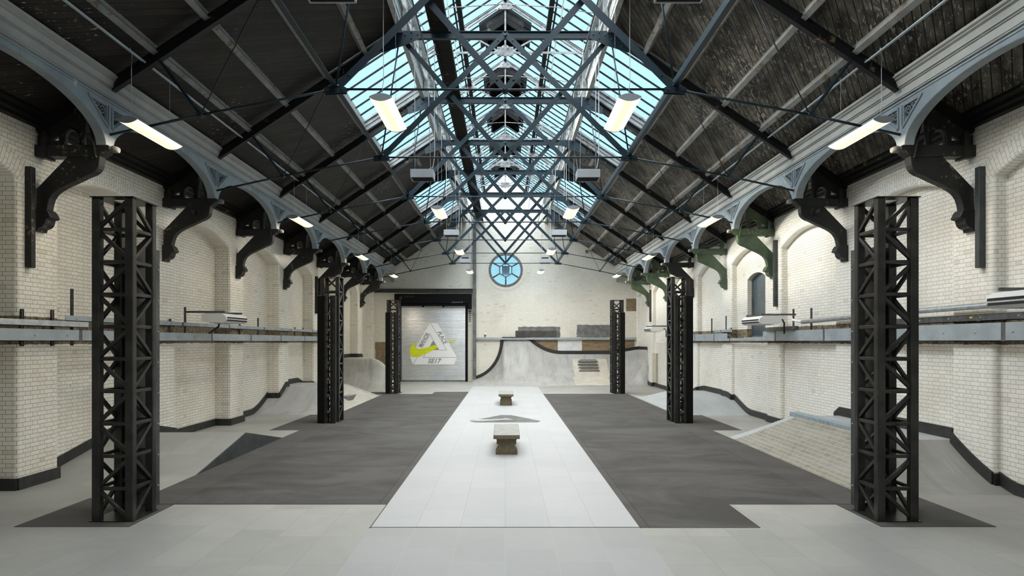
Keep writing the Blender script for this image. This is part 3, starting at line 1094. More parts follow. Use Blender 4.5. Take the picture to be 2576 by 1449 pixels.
STEP = BAY / 9
for s, side in ((-1, 'left'), (1, 'right')):
    t = thing('lantern_roof', (s * 1.3, 18.5, HC + 9.6), 'glazed %s slope of the lantern roof with close dark glazing bars' % side, 'glass roof', 'two glazed slopes of the lantern')
    vents = [(Y0 + BAY * k + 1.25, Y0 + BAY * k + 2.75) for k in range(-3, 7)]
    zz = lambda x: HC + 10.47 - .66 * x
    mb = MB().quad((s * .6, YS, zz(.6)), (s * 2.66, YS, zz(2.66)), (s * 2.66, YB, zz(2.66)), (s * .6, YB, zz(.6)))
    y = YS
    for a, c in vents + [(YB, YB)]:
        if c < YS:
            continue
        if a > y:
            mb.quad((0, y, zz(0)), (s * .6, y, zz(.6)), (s * .6, min(a, YB), zz(.6)), (0, min(a, YB), zz(0)))
        y = c
    mb.build('glass', M['glass'], t, recalc=False)
    mb = MB()
    n = int((YB - YS) / (BAY / 8)) + 3
    for i in range(n + 1):
        yy = Y0 - 4 * BAY + i * BAY / 8
        if yy < YS or yy > YB:
            continue
        x0 = .6 if any(a < yy < c for a, c in vents) else .02
        mb.bar((s * x0, yy, zz(x0) - .02), (s * 2.66, yy, zz(2.66) - .02), .02, .045)
    mb.build('glazing_bars', M['glaze_bar'], t)
    mb = MB().box(s * 1.24, s * 1.38, YS, YB, HC + 9.43, HC + 9.53).box(s * 1.42, s * 1.46, YS, YB, HC + 9.40, HC + 9.5)
    mb.build('purlin', M['plank'], t)
    mb = MB().box(s * 2.38, s * 2.62, YS, YB, HC + 8.62, HC + 8.74)
    mb.build('eaves_board', M['weathered'], t)
    for a, c in vents:
        if c < YS or c > YB:
            continue
        mb = MB()
        mb.loft([[(s * .60, y, zz(.6) - .06), (s * .66, y, zz(.66) - .06), (s * .66, y, zz(.66) + .42), (s * .60, y, zz(.6) + .42)] for y in (a, c)])
        mb.loft([[(s * .85, y, zz(.85) + .34), (0, y, zz(0) + .36), (0, y, zz(0) + .42), (s * .85, y, zz(.85) + .40)] for y in (a - .1, c + .1)])
        for y in (a, c - .05):
            mb.loft([[(0, q, zz(0) - .10), (s * .66, q, zz(.66) - .10), (s * .66, q, zz(.66) + .40), (0, q, zz(0) + .40)] for q in (y, y + .05)])
        mb.build('ridge_vent', M['plank'], t)
    t = thing('clerestory', (s * 2.5, 18.5, HC + 7.4), 'weathered upright %s side of the lantern, boarded below a row of small panes' % side, 'lantern wall', 'two upright sides of the lantern')
    mb = MB()
    yy = YS
    while yy < YB - .1:
        mb.box(s * 2.50, s * 2.53, yy, yy + .128, HC + 7.42, HC + 8.02)
        yy += .135
    mb.build('boarding', M['weathered'], t)
    MB().box(s * 2.44, s * 2.56, YS, YB, HC + 7.99, HC + 8.07).box(s * 2.45, s * 2.57, YS, YB, HC + 7.40, HC + 7.50).build('rail', M['weathered'], t)
    mb = MB()
    n = int((YB - YS) / (BAY / 6))
    for i in range(n + 1):
        yy = Y0 - 3 * BAY + i * BAY / 6
        if YS < yy < YB:
            mb.box(s * 2.46, s * 2.54, yy - .025, yy + .025, HC + 8.05, HC + 8.66)
    mb.box(s * 2.48, s * 2.52, YS, YB, HC + 8.34, HC + 8.37)
    mb.build('mullions', M['weathered'], t)
    MB().quad((s * 2.5, YS, HC + 8.05), (s * 2.5, YB, HC + 8.05), (s * 2.5, YB, HC + 8.66), (s * 2.5, YS, HC + 8.66)).build('glass', M['glass'], t, recalc=False)
MB().box(-.045, .045, YS, YB, HC + 10.36, HC + 10.5)
t = tag(MB().box(-.045, .045, YS, YB, HC + 10.34, HC + 10.48).build('ridge_beam', M['plank']), 'dark ridge beam along the top of the lantern', 'beam')

# planked catwalk on the collars, left of the middle
t = thing('catwalk', (-1.58, 18.5, HC + 7.46), 'dark planked catwalk laid along the collar beams left of the ridge', 'walkway')
mb = MB()
y = YS
while y < YB - .3:
    mb.box(-1.74, -1.42, y, y + .22, HC + 7.53, HC + 7.56)
    y += .23
mb.build('planks', M['plank'], t)
for x in (-1.76, -1.40):
    MB().box(x - .035, x + .035, YS, YB, HC + 7.45, HC + 7.57).build('joist', M['plank'], t)

# rooflights set in the slopes
RL = [(G0, Y0 + 2 * BAY), (Y0 + 2 * BAY, G1), (G2, Y0 + 5 * BAY), (Y0 + 5 * BAY, G3)]
RN = ['between the second and third trusses', 'between the third and fourth trusses', 'between the fifth and sixth trusses', 'between the sixth and seventh trusses']
for s, side in ((-1, 'left'), (1, 'right')):
    for i, (a, c) in enumerate(RL):
        t = thing('rooflight', (s * 3.4, (a + c) / 2, Zr(3.4)), 'sloping rooflight on the %s roof slope %s' % (side, RN[i]), 'rooflight', 'sloping rooflights beside the lantern')
        z = lambda x, d=0.0: Zr(x) + .27 + d
        MB().quad((s * XG, a, z(XG)), (s * 2.52, a, z(2.5)), (s * 2.52, c, z(2.5)), (s * XG, c, z(XG))).build('glass', M['glass'], t, recalc=False)
        mb = MB()
        for q in range(1, 7):
            y = a + q * BAY / 7
            mb.bar((s * XG, y, z(XG, -.02)), (s * 2.5, y, z(2.5, -.02)), .022, .045)
        mb.build('glazing_bars', M['glaze_bar'], t)
        for y0_, y1_ in ((a + .03, a + .09), (c - .09, c - .03)):
            mb = MB()
            sl = lambda lo, hi, ya, yb_: mb.loft([[(s * XG, y, z(XG, lo)), (s * 2.5, y, z(2.5, lo)), (s * 2.5, y, z(2.5, hi)), (s * XG, y, z(XG, hi))] for y in (ya, yb_)])
            sl(-.37, .03, y0_, y1_)
            sl(-.07, -.01, y0_ - .05, y1_ + .05)
            sl(-.21, -.16, y0_ - .025, y1_ + .025)
            sl(-.36, -.31, y0_ - .03, y1_ + .03)
            mb.build('curb', M['curb'], t)
        MB().loft([[(s * XG, y, Zr(XG) - .02), (s * (XG + .05), y, Zr(XG) - .02), (s * (XG + .05), y, z(XG, .03)), (s * XG, y, z(XG, .03))] for y in (a + .1, c - .1)]).build('lower_curb', M['curb'], t)

# purlins under the boards
def purlin(s, x, y0, y1, label, mat=None):
    p = lambda y: (s * x, y, HC + 9.30 - .665 * x - .065)
    n = (s * .554, 0, .833)
    mb = MB().profile(p(y0), p(y1), [(-.05, -.085), (.05, -.085), (.05, .02), (.065, .035), (.065, .05), (.09, .055), (.09, .075), (-.09, .075), (-.09, .055), (-.065, .05), (-.065, .035), (-.05, .02)], n)
    return tag(mb.build('purlin', mat or M['purlin']), label, 'purlin', 'timber purlins under the roof boards')


PN = {6.18: 'lowest', 5.28: 'second lowest', 4.29: 'third lowest'}
for s, side in ((-1, 'left'), (1, 'right')):
    for x, w in PN.items():
        purlin(s, x, YS, YB, '%s long purlin on the %s roof slope%s' % (w, side, ', edging the rooflights' if x < 5 else ', under the dark boards'))
    for y0_, y1_, w in ((YS, G0, 'nearest the front'), (G1, G2, 'between the two pairs of rooflights'), (G3, YB, 'against the end wall')):
        purlin(s, 3.39, y0_, y1_, 'short upper purlin on the %s roof slope %s' % (side, w))
    mb = MB().profile((s * 2.98, YS, HC + 4.53), (s * 2.98, Y0 + 6 * BAY, HC + 4.53), [(-.045, -.07), (.045, -.07), (.045, -.058), (-.033, -.058), (-.033, .05), (-.045, .05)])
    tag(mb.build('longitudinal_tie', M['truss']), 'long blue-grey angle bar joining the trusses at their %s tie joints' % side, 'tie bar', 'bars joining the truss joints lengthwise')
    mb = MB()
    for dx, dz in ((0, 0), (.055, .03)):
        mb.tube([(s * (6.32 + dx), YS, HC + 4.90 + dz), (s * (6.32 + dx), YB - .1, HC + 4.90 + dz)], .017, 8)
    tag(mb.build('conduit', M['galv']), 'pair of grey conduits running under the lowest %s purlin' % side, 'conduit', 'conduits along the roof')
    mb = MB().tube([(s * 1.97, YS, HC + 7.22), (s * 1.97, YB - .1, HC + 7.22)], .02, 8)
    tag(mb.build('conduit', M['strut']), 'hanging rail under the collar beams on the %s, carrying the middle lights' % side, 'conduit', 'conduits along the roof')

# ---------------------------------------------------------------- arcade beams on the hammer brackets
def spiral(cx, cy, r, turns, a0, flip=1, n=26):
    return [(cx + r * (1 - .86 * k / n) * math.cos(a0 + flip * turns * 2 * math.pi * k / n), cy + r * (1 - .86 * k / n) * math.sin(a0 + flip * turns * 2 * math.pi * k / n)) for k in range(n + 1)]


XA, XB = 6.94, 7.12
for s, side in ((-1, 'left'), (1, 'right')):
    t = thing('arcade_beam', (s * 7.03, 18.5, HC + 3.4), 'pale blue-grey cast iron arcade beam along the %s side under the roof' % side, 'beam', 'arcaded beams along both sides')
    pr = [(7.2, 6.74), (6.90, 6.74), (6.90, 6.755), (6.915, 6.76), (6.895, 6.77), (6.90, 6.79), (6.93, 6.80), (6.93, 6.925), (6.905, 6.93), (6.905, 6.94), (6.92, 6.945), (6.88, 6.955), (6.88, 6.975), (6.86, 7.05), (6.85, 7.055), (6.865, 7.065), (6.83, 7.08), (6.83, 7.095), (6.845, 7.10), (6.80, 7.12), (6.80, 7.165), (7.2, 7.0)]
    mb = MB().prism([(s * x, z) for x, z in pr], YS, YB, 'y')
    mb.build('cornice', M['arch_top'], t)
    MB().box(s * 6.925, s * 6.945, YS, YB, 6.69, 6.72).build('moulding', M['arch'], t)
    for k in range(-3, 8):
        c = Y0 + BAY * k
        out, y0_, y1_ = [], max(c - BAY / 2, YS), min(c + BAY / 2, YB)
        if y1_ <= y0_ + .2:
            continue
        el = lambda y, m: 5.92 + .69 * math.sqrt(max(0, 1 - ((y - m) / 1.955) ** 2))
        lo = [(y0_ + (c - .11 - y0_) * q / 18, None) for q in range(19)]
        pts = [(c - BAY / 2 + (BAY / 2 - .11) * (1 - math.cos(math.pi / 2 * q / 18)) if False else c - .11 - (BAY / 2 - .11) * (1 - q / 18) ** 1.0, 0) for q in range(19)]
        left = []
        for q in range(19):
            a = math.pi / 2 * q / 18
            y = c - BAY / 2 + 1.955 * math.sin(a)
            left.append((y, 5.92 + .69 * math.cos(a)))
        right = [(2 * c - y, z) for y, z in reversed(left)]
        poly = [p for p in left if p[0] >= YS] + [p for p in right if p[0] <= YB]
        if k == 7:
            poly = [p for p in left if p[0] < YB]
        poly = [(poly[0][0], 6.75)] + poly + [(poly[-1][0], 6.75)]
        holes = []
        if k < 7:
            tri = [(.085, 6.60), (.50, 6.60), (.085, 6.30)]
            holes = [[(c + y, z) for y, z in tri], [(c - y, z) for y, z in tri]]
        me = plate([poly] + holes, XB - XA, .012, -.012, 1)
        a = MB().take(me, lambda q: (s * ((XA + XB) / 2 + q[2]), q[0], q[1])).build('arch', M['arch'], t)
        if k >= 7 or k < -1:
            continue
        for m in (1, -1):
            MB().prism([(c + m * .08, 6.605), (c + m * .52, 6.605), (c + m * .08, 6.29)], s * (XA + .06), s * (XA + .07), 'x').build('hole_shade', M['slot'], a)  # dark sheet added inside each hole, standing in for the shade behind the scrolls
            mb = MB()
            x0 = s * (XA + .01)
            # raised bead beside the pierced panel, then its scrolls
            mb.bar((s * (XA - .012), c + m * .05, 6.62), (s * (XA - .012), c + m * .05, 6.24), .03, .022, (1, 0, 0))
            mb.bar((s * (XA - .012), c + m * .07, 6.23), (s * (XA - .012), c + m * .60, 6.635), .03, .022, (1, 0, 0))
            sp = spiral(.175, 6.50, .083, 1.6, math.pi * 1.05, -1)
            mb.tube([(x0 + s * .02, c + m * u, v) for u, v in sp], .010, 6)
            sp = spiral(.29, 6.55, .045, 1.3, math.pi, -1)
            mb.tube([(x0 + s * .02, c + m * u, v) for u, v in sp], .008, 6)
            mb.tube([(x0 + s * .02, c + m * u, v) for u, v in spiral(.12, 6.38, .036, 1.2, math.pi / 2, 1)], .008, 6)
            mb.tube([(x0 + s * .02, c + m * .34, 6.585), (x0 + s * .02, c + m * .41, 6.565)], .012, 6)
            mb.build('scrollwork', M['arch'], a)

# ---------------------------------------------------------------- hammer-beam brackets
BP = [(170.8, 402), (91.6, 473.6), (90, 529.5), (116.5, 529.5), (119.5, 512), (124, 498), (132, 486), (143, 477), (157, 469), (174, 461), (196, 451), (217, 441), (230, 436), (239, 430), (245, 423), (248.4, 414.6), (251, 402)]


def make_bracket(s, k, mat, side, plain_top=False):
    y = Y0 + BAY * k
    t = thing('wall_bracket', (s * XF, y, 5.93), '', 'bracket', 'hammer-beam brackets carrying the arcade beams')
    q = [(abs(atX2(px)), HC + (VY - py) * 11.08 / F) for px, py in BP]
    sx = lambda x: s * x
    th = .085
    top = 5.74
    prof = [(sx(x), min(z, top)) for x, z in q]
    prof[0] = (prof[0][0], top)
    prof[-1] = (prof[-1][0], top)
    mb = MB().prism(prof, y - th, y + th, 'y')
    mb.build('curved_brace', mat, t, bevel=.012)
    # moulded stop at the foot of the brace
    st = [(8.2, 4.80), (7.98, 4.80), (7.945, 4.76), (7.90, 4.665), (7.92, 4.645), (7.98, 4.63), (8.0, 4.55), (8.04, 4.50), (8.12, 4.47), (8.13, 4.42), (8.2, 4.42)]
    MB().prism([(sx(x), z) for x, z in st], y - .125, y + .125, 'y').build('corbel', mat, t, bevel=.01)
    bm = [(8.2, 5.72), (7.14, 5.72), (7.06, 5.735), (6.98, 5.79), (6.94, 5.83), (6.89, 5.84), (6.885, 5.90), (6.93, 5.925), (8.2, 5.925)]
    MB().prism([(sx(x), z) for x, z in bm], y - .11, y + .11, 'y').build('hammer_beam', mat, t, bevel=.012)
    mb = MB().tube([(sx(6.9), y, 5.88), (sx(6.82), y, 5.86), (sx(6.78), y, 5.855)], [.06, .06, .045], 10)
    tag(mb.build('rounded_end', M['dull_grey'], t), 'grey rounded end')
    # rafter foot and the arched panel below it
    MB().bar((sx(8.2), y, 6.20), (sx(7.12), y, 6.20 + 1.08 * .665), .16, .17).build('rafter_foot', M['rafter'] if not plain_top else M['bracket'], t)
    if not plain_top:
        o = [(8.2, 5.92), (7.13, 5.92), (7.13, 6.82), (8.2, 6.11)]
        h1 = arch_open(7.585, 6.09, .11, .11, 8) + [(7.475, 5.945), (7.695, 5.945)]
        h2 = arch_open(7.265, 6.36, .105, .105, 8) + [(7.16, 5.945), (7.37, 5.945)]
        h3 = [(7.82, 6.10), (7.98, 6.02), (7.82, 6.02)]
        me = plate([o, h1, h2, h3], .07, .01, -.01, 1)
        MB().take(me, lambda c: (sx(c[0]), y + c[2], c[1])).build('arched_panel', mat, t)
        mb = MB()
        for cx, zc, r in ((7.585, 6.09, .125), (7.265, 6.36, .12)):
            pts = [(sx(cx + r), y - .05, 5.93)] + [(sx(cx + r * math.cos(a)), y - .05, zc + r * math.sin(a)) for a in [math.pi * i / 10 for i in range(11)]] + [(sx(cx - r), y - .05, 5.93)]
            mb.tube(pts, .018, 6)
        mb.build('arch_moulding', mat, t)
        MB().bar((sx(7.24), y - .13, 6.42), (sx(7.10), y - .13, 5.70), .012, .06, (0, 1, 0)).build('strap', mat, t)
    else:
        MB().tube([(sx(8.1), y - .05, 6.05), (sx(7.1), y - .05, 6.0)], .02, 6).build('thin_rod', mat, t)
    MB().box(sx(7.98), sx(8.06), y - .12, y + .12, 5.69, 6.16).build('strap', mat, t)
    return t


def atX2(px):
    return (px - VX) * 11.08 / F


for s, side in ((-1, 'left'), (1, 'right')):
    protos = {}
    for k in range(-1, 7):
        green = s > 0 and k in (2, 3, 5, 6)
        bare = s > 0 and k in (3, 4)
        key = (green, bare)
        mat = M['bracket_green'] if green else M['bracket']
        lab = '%s hammer-beam bracket on the %s wall, %s from the front' % ('worn green' if green else 'black', side, ORD[k + 0] if k >= 0 else 'out of view')
        if k == -1:
            continue
        if key in protos:
            dup(protos[key], (s * XF, Y0 + BAY * k, 5.93), lab)
        else:
            protos[key] = make_bracket(s, k, mat, side, bare)
            protos[key]['label'] = lab
    # steel posts bolted to some piers beside the brackets
    for k, z0, z1 in ((0, 3.76, 5.49), (4, 3.7, 5.3)) if s < 0 else ((0, 3.76, 5.49), (2, 3.55, 5.55), (6, 3.6, 5.4)):
        y = Y0 + BAY * k - .275
        mb = MB().box(s * (XF + .005), s * (XF - .11), y - .055, y + .055, z0, z1)
        ob = mb.build('steel_post', M['steel_dark'] if s > 0 else M['bracket'], None, bevel=.01)
        tag(ob, 'dark steel post bolted to the %s wall beside the %s bracket' % (side, ORD[k]), 'post', 'steel posts bolted beside the brackets')
# ---------------------------------------------------------------- lattice towers
CX, CW, CD, CHT = 5.44, .575, .60, 4.5
ZF = .006


def make_tower(s, yf, board, label):
    """yf: front face of the lattice; board: -1 buffer on the near side, +1 on the far side."""
    t = thing('lattice_tower', (s * CX, yf + CD / 2, ZF), label, 'lattice tower', 'black steel lattice towers')
    x0, x1, y0, y1 = s * CX - CW / 2, s * CX + CW / 2, yf, yf + CD
    zt = ZF + CHT - .012
    lw, ld = .115, .10
    for xa in (x0, x1 - lw):
        for ya in (y0, y1 - ld):
            MB().box(xa, xa + lw, ya, ya + ld, ZF, zt).build('leg', M['col'], t, bevel=.013)
    for side in ('near', 'far', 'a', 'b'):
        mb = MB()
        n, w = 10, .05
        for k in range(n):
            za, zc = ZF + .45 * k, ZF + .45 * (k + 1)
            fl = k % 2
            if side in ('near', 'far'):
                y = y0 + .045 if side == 'near' else y1 - .045
                a, c = x0 + lw - .03, x1 - lw + .03
                if side == 'far':
                    a, c = c, a
                if s < 0:
                    p, q = ((a, zc - .03), (c, za + .04)) if not fl else ((a, za + .03), (c, zc - .04))
                else:
                    p, q = ((a, zc - .03), (c, za + .04)) if not fl else ((a, za + .03), (c, zc - .04))
                mb.bar((p[0], y, p[1]), (q[0], y, q[1]), w, w, (0, 1, 0))
                if k < n - 1:
                    mb.bar((a, y, zc), (c, y, zc), w, w)
            else:
                x = x0 + .04 if side == 'a' else x1 - .04
                a, c = y0 + ld - .03, y1 - ld + .03
                p, q = ((a, za + .04), (c, zc - .03)) if not fl else ((a, zc - .04), (c, za + .03))
                mb.bar((x, p[0], p[1]), (x, q[0], q[1]), w, w, (1, 0, 0))
                if k < n - 1:
                    mb.bar((x, a, zc), (x, c, zc), w, w)
        mb.build('lattice', M['col'], t, bevel=.007)
    o = [(x0 - .015, y0 - .015), (x1 + .015, y0 - .015), (x1 + .015, y1 + .015), (x0 - .015, y1 + .015)]
    i = [(x0 + .17, y0 + .17), (x1 - .17, y0 + .17), (x1 - .17, y1 - .17), (x0 + .17, y1 - .17)]
    MB().take(plate([o, i], .014), lambda c: (c[0], c[1], zt + .007 + c[2])).build('top_plate', M['col'], t)
    MB().box(x0 - .02, x1 + .02, y0 - .02, y1 + .02, ZF - .003, ZF + .012).build('base_plate', M['col'], t)
    # rubber buffer and guide channels, 3.9 m tall
    if board < 0:
        ya, yb_ = y0 - .37, y0 - .002
    else:
        ya, yb_ = y1 + .002, y1 + .37
    in_ = -s                                         # towards the middle of the hall
    ox = s * CX + s * .16
    e1 = MB().box(s * CX - in_ * .17 - .115, s * CX - in_ * .17 + .115, ya + .02, yb_, ZF, 3.89)
    e1.build('rubber_buffer', M['black'], t, bevel=.008)
    for off, w in ((-.04, .05), (.13, .05), (.225, .10)):
        cx = s * CX + in_ * off
        if board > 0 and off > 0:
            continue
        mb = MB().box(cx - w / 2, cx + w / 2, ya, ya + .012, ZF, 3.9).box(cx - .008, cx + .008, ya, yb_, ZF, 3.9).box(cx - w / 2, cx + w / 2, yb_ - .012, yb_, ZF, 3.9)
        mb.build('guide_channel', M['col'], t)
    for z in [.35 + .5 * q for q in range(7)]:
        cx = s * CX + in_ * .05
        if board < 0:
            MB().cyl((cx, ya + .1, z), (cx, ya + .02, z), .03, 8).box(cx - .05, cx + .06, ya + .06, ya + .10, z - .035, z + .035).build('bracket', M['old_steel'], t)
    for q in range(8):
        z = .3 + .47 * q
        if board < 0:
            cx = s * CX - in_ * .29
            MB().box(cx - .03, cx + .03, y0 - .06, y0 + .0, z - .03, z + .03).build('clamp', M['old_steel'], t)
        else:
            MB().ball((s * CX + in_ * .135, yb_ - .05, z), .013, 6).build('bolt', M['bolt'], t)
    if board > 0:
        cx = s * CX + in_ * .125
        MB().box(cx - .006, cx + .006, ya, yb_, ZF, 3.89).build('side_plate', M['steel_dark'], t)
    return t


TW = [(8.80, 1, 'largest'), (19.72, -1, 'middle'), (30.72, -1, 'farthest')]
for s, side in ((-1, 'left'), (1, 'right')):
    a = make_tower(s, 8.80, 1, 'largest black lattice tower on the %s, nearest the front' % side)
    b = make_tower(s, 19.72, -1, 'middle black lattice tower of the %s row, with rubber buffer facing the front' % side)
    c = dup(b, (s * CX, 30.72 + CD / 2, ZF), 'farthest black lattice tower of the %s row, %s' % (side, 'beside the roller shutter' if s < 0 else 'in front of the quarter pipe'))

# ---------------------------------------------------------------- pendant lights
def make_light(x, y, z, ztop, label, group):
    t = thing('pendant_light', (x, y, z), label, 'light', group)
    w, hl = .18, .75
    n = 12
    arc = lambda d, w_=w, z0=0: [(x + w_ * (-1 + 2 * k / n), z + z0 - d * (1 - (-1 + 2 * k / n) ** 2)) for k in range(n + 1)]
    lo = arc(.055)
    up = [(x + w * (1 - 2 * k / n), z + .012 + .05 * (1 - (1 - 2 * k / n) ** 2)) for k in range(n + 1)]
    body = [(x - w, z + .012)] + [(x + w, z + .012)] + up[1:-1]
    MB().prism(body, y - hl, y + hl, 'y').build('housing', M['lamp_body'], t)
    rings = [[(px_, yy, pz) for px_, pz in lo] + [(x + w, yy, z + .010), (x - w, yy, z + .010)] for yy in (y - hl + .01, y + hl - .01)]
    MB().loft(rings).build('diffuser', M['lamp'], t)
    for yy in (y - hl - .008, y + hl - .004):
        e = [(px_, pz - .004) for px_, pz in lo] + up
        MB().prism(e, yy, yy + .012, 'y').build('end_cap', M['lamp_body'], t)
    for k, yy in enumerate((y - hl + .12, y + hl - .12)):
        pts = [(x, yy, z + .05), (x, yy, ztop)] if k else [(x, yy, z + .05), (x + .01, yy - .01, z + .2), (x + .025, yy, z + .3), (x + .02, yy, z + .9), (x + .03, yy, z + (ztop - z) * .9), (x, yy, ztop)]
        MB().tube(pts, .006 if k == 0 else .003, 5).build('wire', M['wire'], t)
    return t


LY = [(10.8, 'nearest'), (19.06, 'second'), (27.32, 'third'), (35.2, 'farthest')]
lights = []
for s, side in ((-1, 'left'), (1, 'right')):
    pm = ps = None
    for y, w in LY:
        lab = '%s pendant light of the middle %s row, under the lantern' % (w, side)
        loc = (s * 1.97, y, HC + 3.86)
        if pm is None:
            pm = make_light(*loc, HC + 7.22, lab, 'pendant lights under the lantern')
        else:
            dup(pm, loc, lab)
        lights.append((*loc, 1.0))
        lab = '%s pendant light of the %s side row, by the arcade beam' % (w, side)
        loc = (s * 6.32, y + .55, HC + 3.70)
        if ps is None:
            ps = make_light(*loc, HC + 4.95, lab, 'pendant lights along the sides')
        else:
            dup(ps, loc, lab)
        lights.append((*loc, .6))

# ---------------------------------------------------------------- hanging fan heaters
def make_heater(x, y, z, s, label):
    t = thing('hanging_heater', (x, y, z), label, 'heater', 'grey fan heaters hung from the trusses')
    w, d, h = .275, .22, .20
    mb = MB()
    o = [(x - w, y - d), (x + w, y - d), (x + w, y + d), (x - w, y + d)]
    ins = .02
    mb.box(x - w, x + w, y - d, y + d, z + .02, z + h)
    for a in ((x - w, x + w, y - d, y - d + ins), (x - w, x + w, y + d - ins, y + d), (x - w, x - w + ins, y - d, y + d), (x + w - ins, x + w, y - d, y + d)):
        mb.box(a[0], a[1], a[2], a[3], z, z + .03)
    mb.build('casing', M['heater'], t, bevel=.006)
    mb = MB().box(x - w + .02, x + w - .02, y - d + .02, y + d - .02, z + .012, z + .019)
    for q in range(9):
        yy = y - d + .05 + q * .042
        mb.box(x - w + .02, x + w - .02, yy, yy + .008, z + .002, z + .014)
    mb.build('grille', M['slot'], t)
    mb = MB().tube([(x - .13, y, z + h), (x - .13, y, z + h + .05), (x - .1, y, z + h + .06)], .012, 6)
    mb.box(x - .17, x + .17, y - .15, y - .13, z + h, z + h + .085).box(x - .17, x + .17, y + .13, y + .15, z + h, z + h + .085)
    mb.build('mounting_frame', M['slot'], t)
    for a in (-.19, .19):
        MB().tube([(x + a, y, z + h), (x + a * .8 + (-s) * -.05, y, HC + 7.28)], .008, 5).build('hanger_wire', M['wire'], t)
    MB().tube([(x + .12, y + .05, z + h + .05), (x + .24, y + .05, z + h + .12), (x + .28, y + .05, z + h + .4), (x + .28, y + .05, HC + 7.25)], .010, 6).build('cable', M['wire'], t)
    return t


for s, side in ((-1, 'left'), (1, 'right')):
    p = None
    for k, w in ((-1, 'nearest'), (1, 'second'), (3, 'third'), (5, 'farthest')):
        loc = (s * 2.0, Y0 + BAY * k + .14, HC + 3.93)
        lab = '%s grey box heater hanging %s of the middle' % (w, side)
        if p is None:
            p = make_heater(*loc, s, lab)
        else:
            dup(p, loc, lab)

# ---------------------------------------------------------------- benches on the path
def make_bench(x, y, label):
    z0 = .010
    t = thing('bench', (x, y, z0), label, 'bench', 'concrete benches on the white path')
    L2, w = .95, .289
    mb = MB().box(x - w, x + w, y - L2, y + L2, z0 + .355, z0 + .44)
    tag(mb.build('seat_slab', [M['bench']], t, bevel=.006), 'thick slab of speckled concrete')
    MB().box(x - w + .008, x + w - .008, y - L2 + .008, y + L2 - .008, z0 + .44, z0 + .4425).build('seat_top', M['bench_top'], t)
    hw = [(.238, 0), (.238, .085), (.205, .135), (.178, .175), (.172, .215), (.178, .255), (.205, .30), (.228, .335), (.228, .355)]
    pr = [(x + a, z0 + b) for a, b in hw] + [(x - a, z0 + b) for a, b in reversed(hw)]
    for ya in (y - L2 + .10, y + L2 - .36):
        MB().prism(pr, ya, ya + .26, 'y').build('pedestal', M['bench'], t, bevel=.008)
    return t


bn = make_bench(.03, 14.85, 'larger concrete bench on the white path, nearer the front')
dup(bn, (.03, 25.6, .010), 'smaller looking concrete bench on the white path, beyond the steel floor emblem')

# ---------------------------------------------------------------- the emblem: outline shared by the shutter and the floor
EM = [(715, 145), (930, 145), (1505, 1150), (1420, 1355), (225, 1355), (128, 1145)]
HOLE = [(815, 645), (990, 935), (640, 935)]
SW = [(255, 700), (268, 740), (270, 790), (282, 830), (310, 868), (345, 890), (390, 900), (450, 898), (520, 884), (640, 850), (770, 815), (900, 783), (945, 865), (870, 905), (800, 938),
      (680, 1000), (560, 1055), (470, 1098), (400, 1122), (330, 1136), (270, 1140), (215, 1130), (170, 1106), (140, 1070), (124, 1020), (120, 960), (128, 905), (150, 850), (185, 790), (225, 738)]
TAIL = [(1265, 695), (1340, 662), (1420, 638), (1512, 614), (1450, 652), (1380, 688), (1292, 730)]
LINES = [((735, 150), (1205, 935)), ((1205, 935), (990, 935)), ((720, 480), (815, 645)), ((720, 480), (490, 872)), ((520, 1152), (1505, 1152)), ((520, 1152), (578, 1055)), ((345, 1145), (230, 1355))]
YSH = 39.62


def em(p, Y=YSH):
    return at(1020 + p[0] / 11.593, 800 + p[1] / 11.593, Y)


# ---------------------------------------------------------------- roller shutter
t = thing('roller_shutter', (at(1090, 960, YSH)[0], YSH, 0), 'silver roller shutter with a white triangle emblem and yellow tick', 'shutter')
xl, xr_ = at(1009, 900, YSH)[0], at(1171.5, 900, YSH)[0]
zt = at(0, 770, YSH)[2]
mb = MB()
sl = .0762
zs, pts = 0.0, []
k = 0
while zs < zt:
    for a, d in ((0, .0), (.012, .016), (.035, .022), (.058, .016), (.068, .0)):
        if zs + a <= zt + .05:
            pts.append((zs + a, d))
    zs += sl
vs = [(x, YSH - d + .01, z) for z, d in pts for x in (xl, xr_)]
mb.add(vs, [(2 * i, 2 * i + 1, 2 * i + 3, 2 * i + 2) for i in range(len(pts) - 1)], False)
mb.build('curtain', M['shutter'], t)
MB().box(xl - .13, xl + .02, YSH - .06, YSH + .1, 0, zt + .12).build('guide_rail', M['header'], t)
MB().box(xr_ - .02, xr_ + .13, YSH - .06, YSH + .1, 0, zt + .12).build('guide_rail', M['header'], t)
MB().box(xl, xr_, YSH - .04, YSH + .03, 0, .09).build('bottom_bar', M['old_steel'], t)
hx0, hx1 = at(992, 0, YSH - .3)[0], at(1186, 0, YSH - .3)[0]
hz0, hz1 = HC + (VY - 763) * (YSH - .3) / F, HC + (VY - 739) * (YSH - .3) / F
mb = MB().box(hx0, hx1, YSH - .32, YSH + .15, hz0, hz1).box(xl - .1, xr_ + .1, YSH - .26, YSH + .1, zt + .0, hz0).box(hx1 - .22, hx1, YSH - .32, YSH + .1, HC + (VY - 776.5) * (YSH - .3) / F, hz0)
mb.build('hood', M['header'], t, bevel=.01)
for px in (1064.5, 1115.5):
    x = at(px, 772, YSH)[0]
    MB().box(x - .06, x + .06, YSH - .12, YSH - .02, zt - .07, zt + .06).build('top_stop', M['header'], t)
yp = YSH - .030


def shape(name, outs, mat, y, depth=.004):
    me = plate(outs, depth)
    mb = MB().take(me, lambda c: (c[0], y + c[2], c[1]))
    return slatted(mb.build(name, mat, t), y)


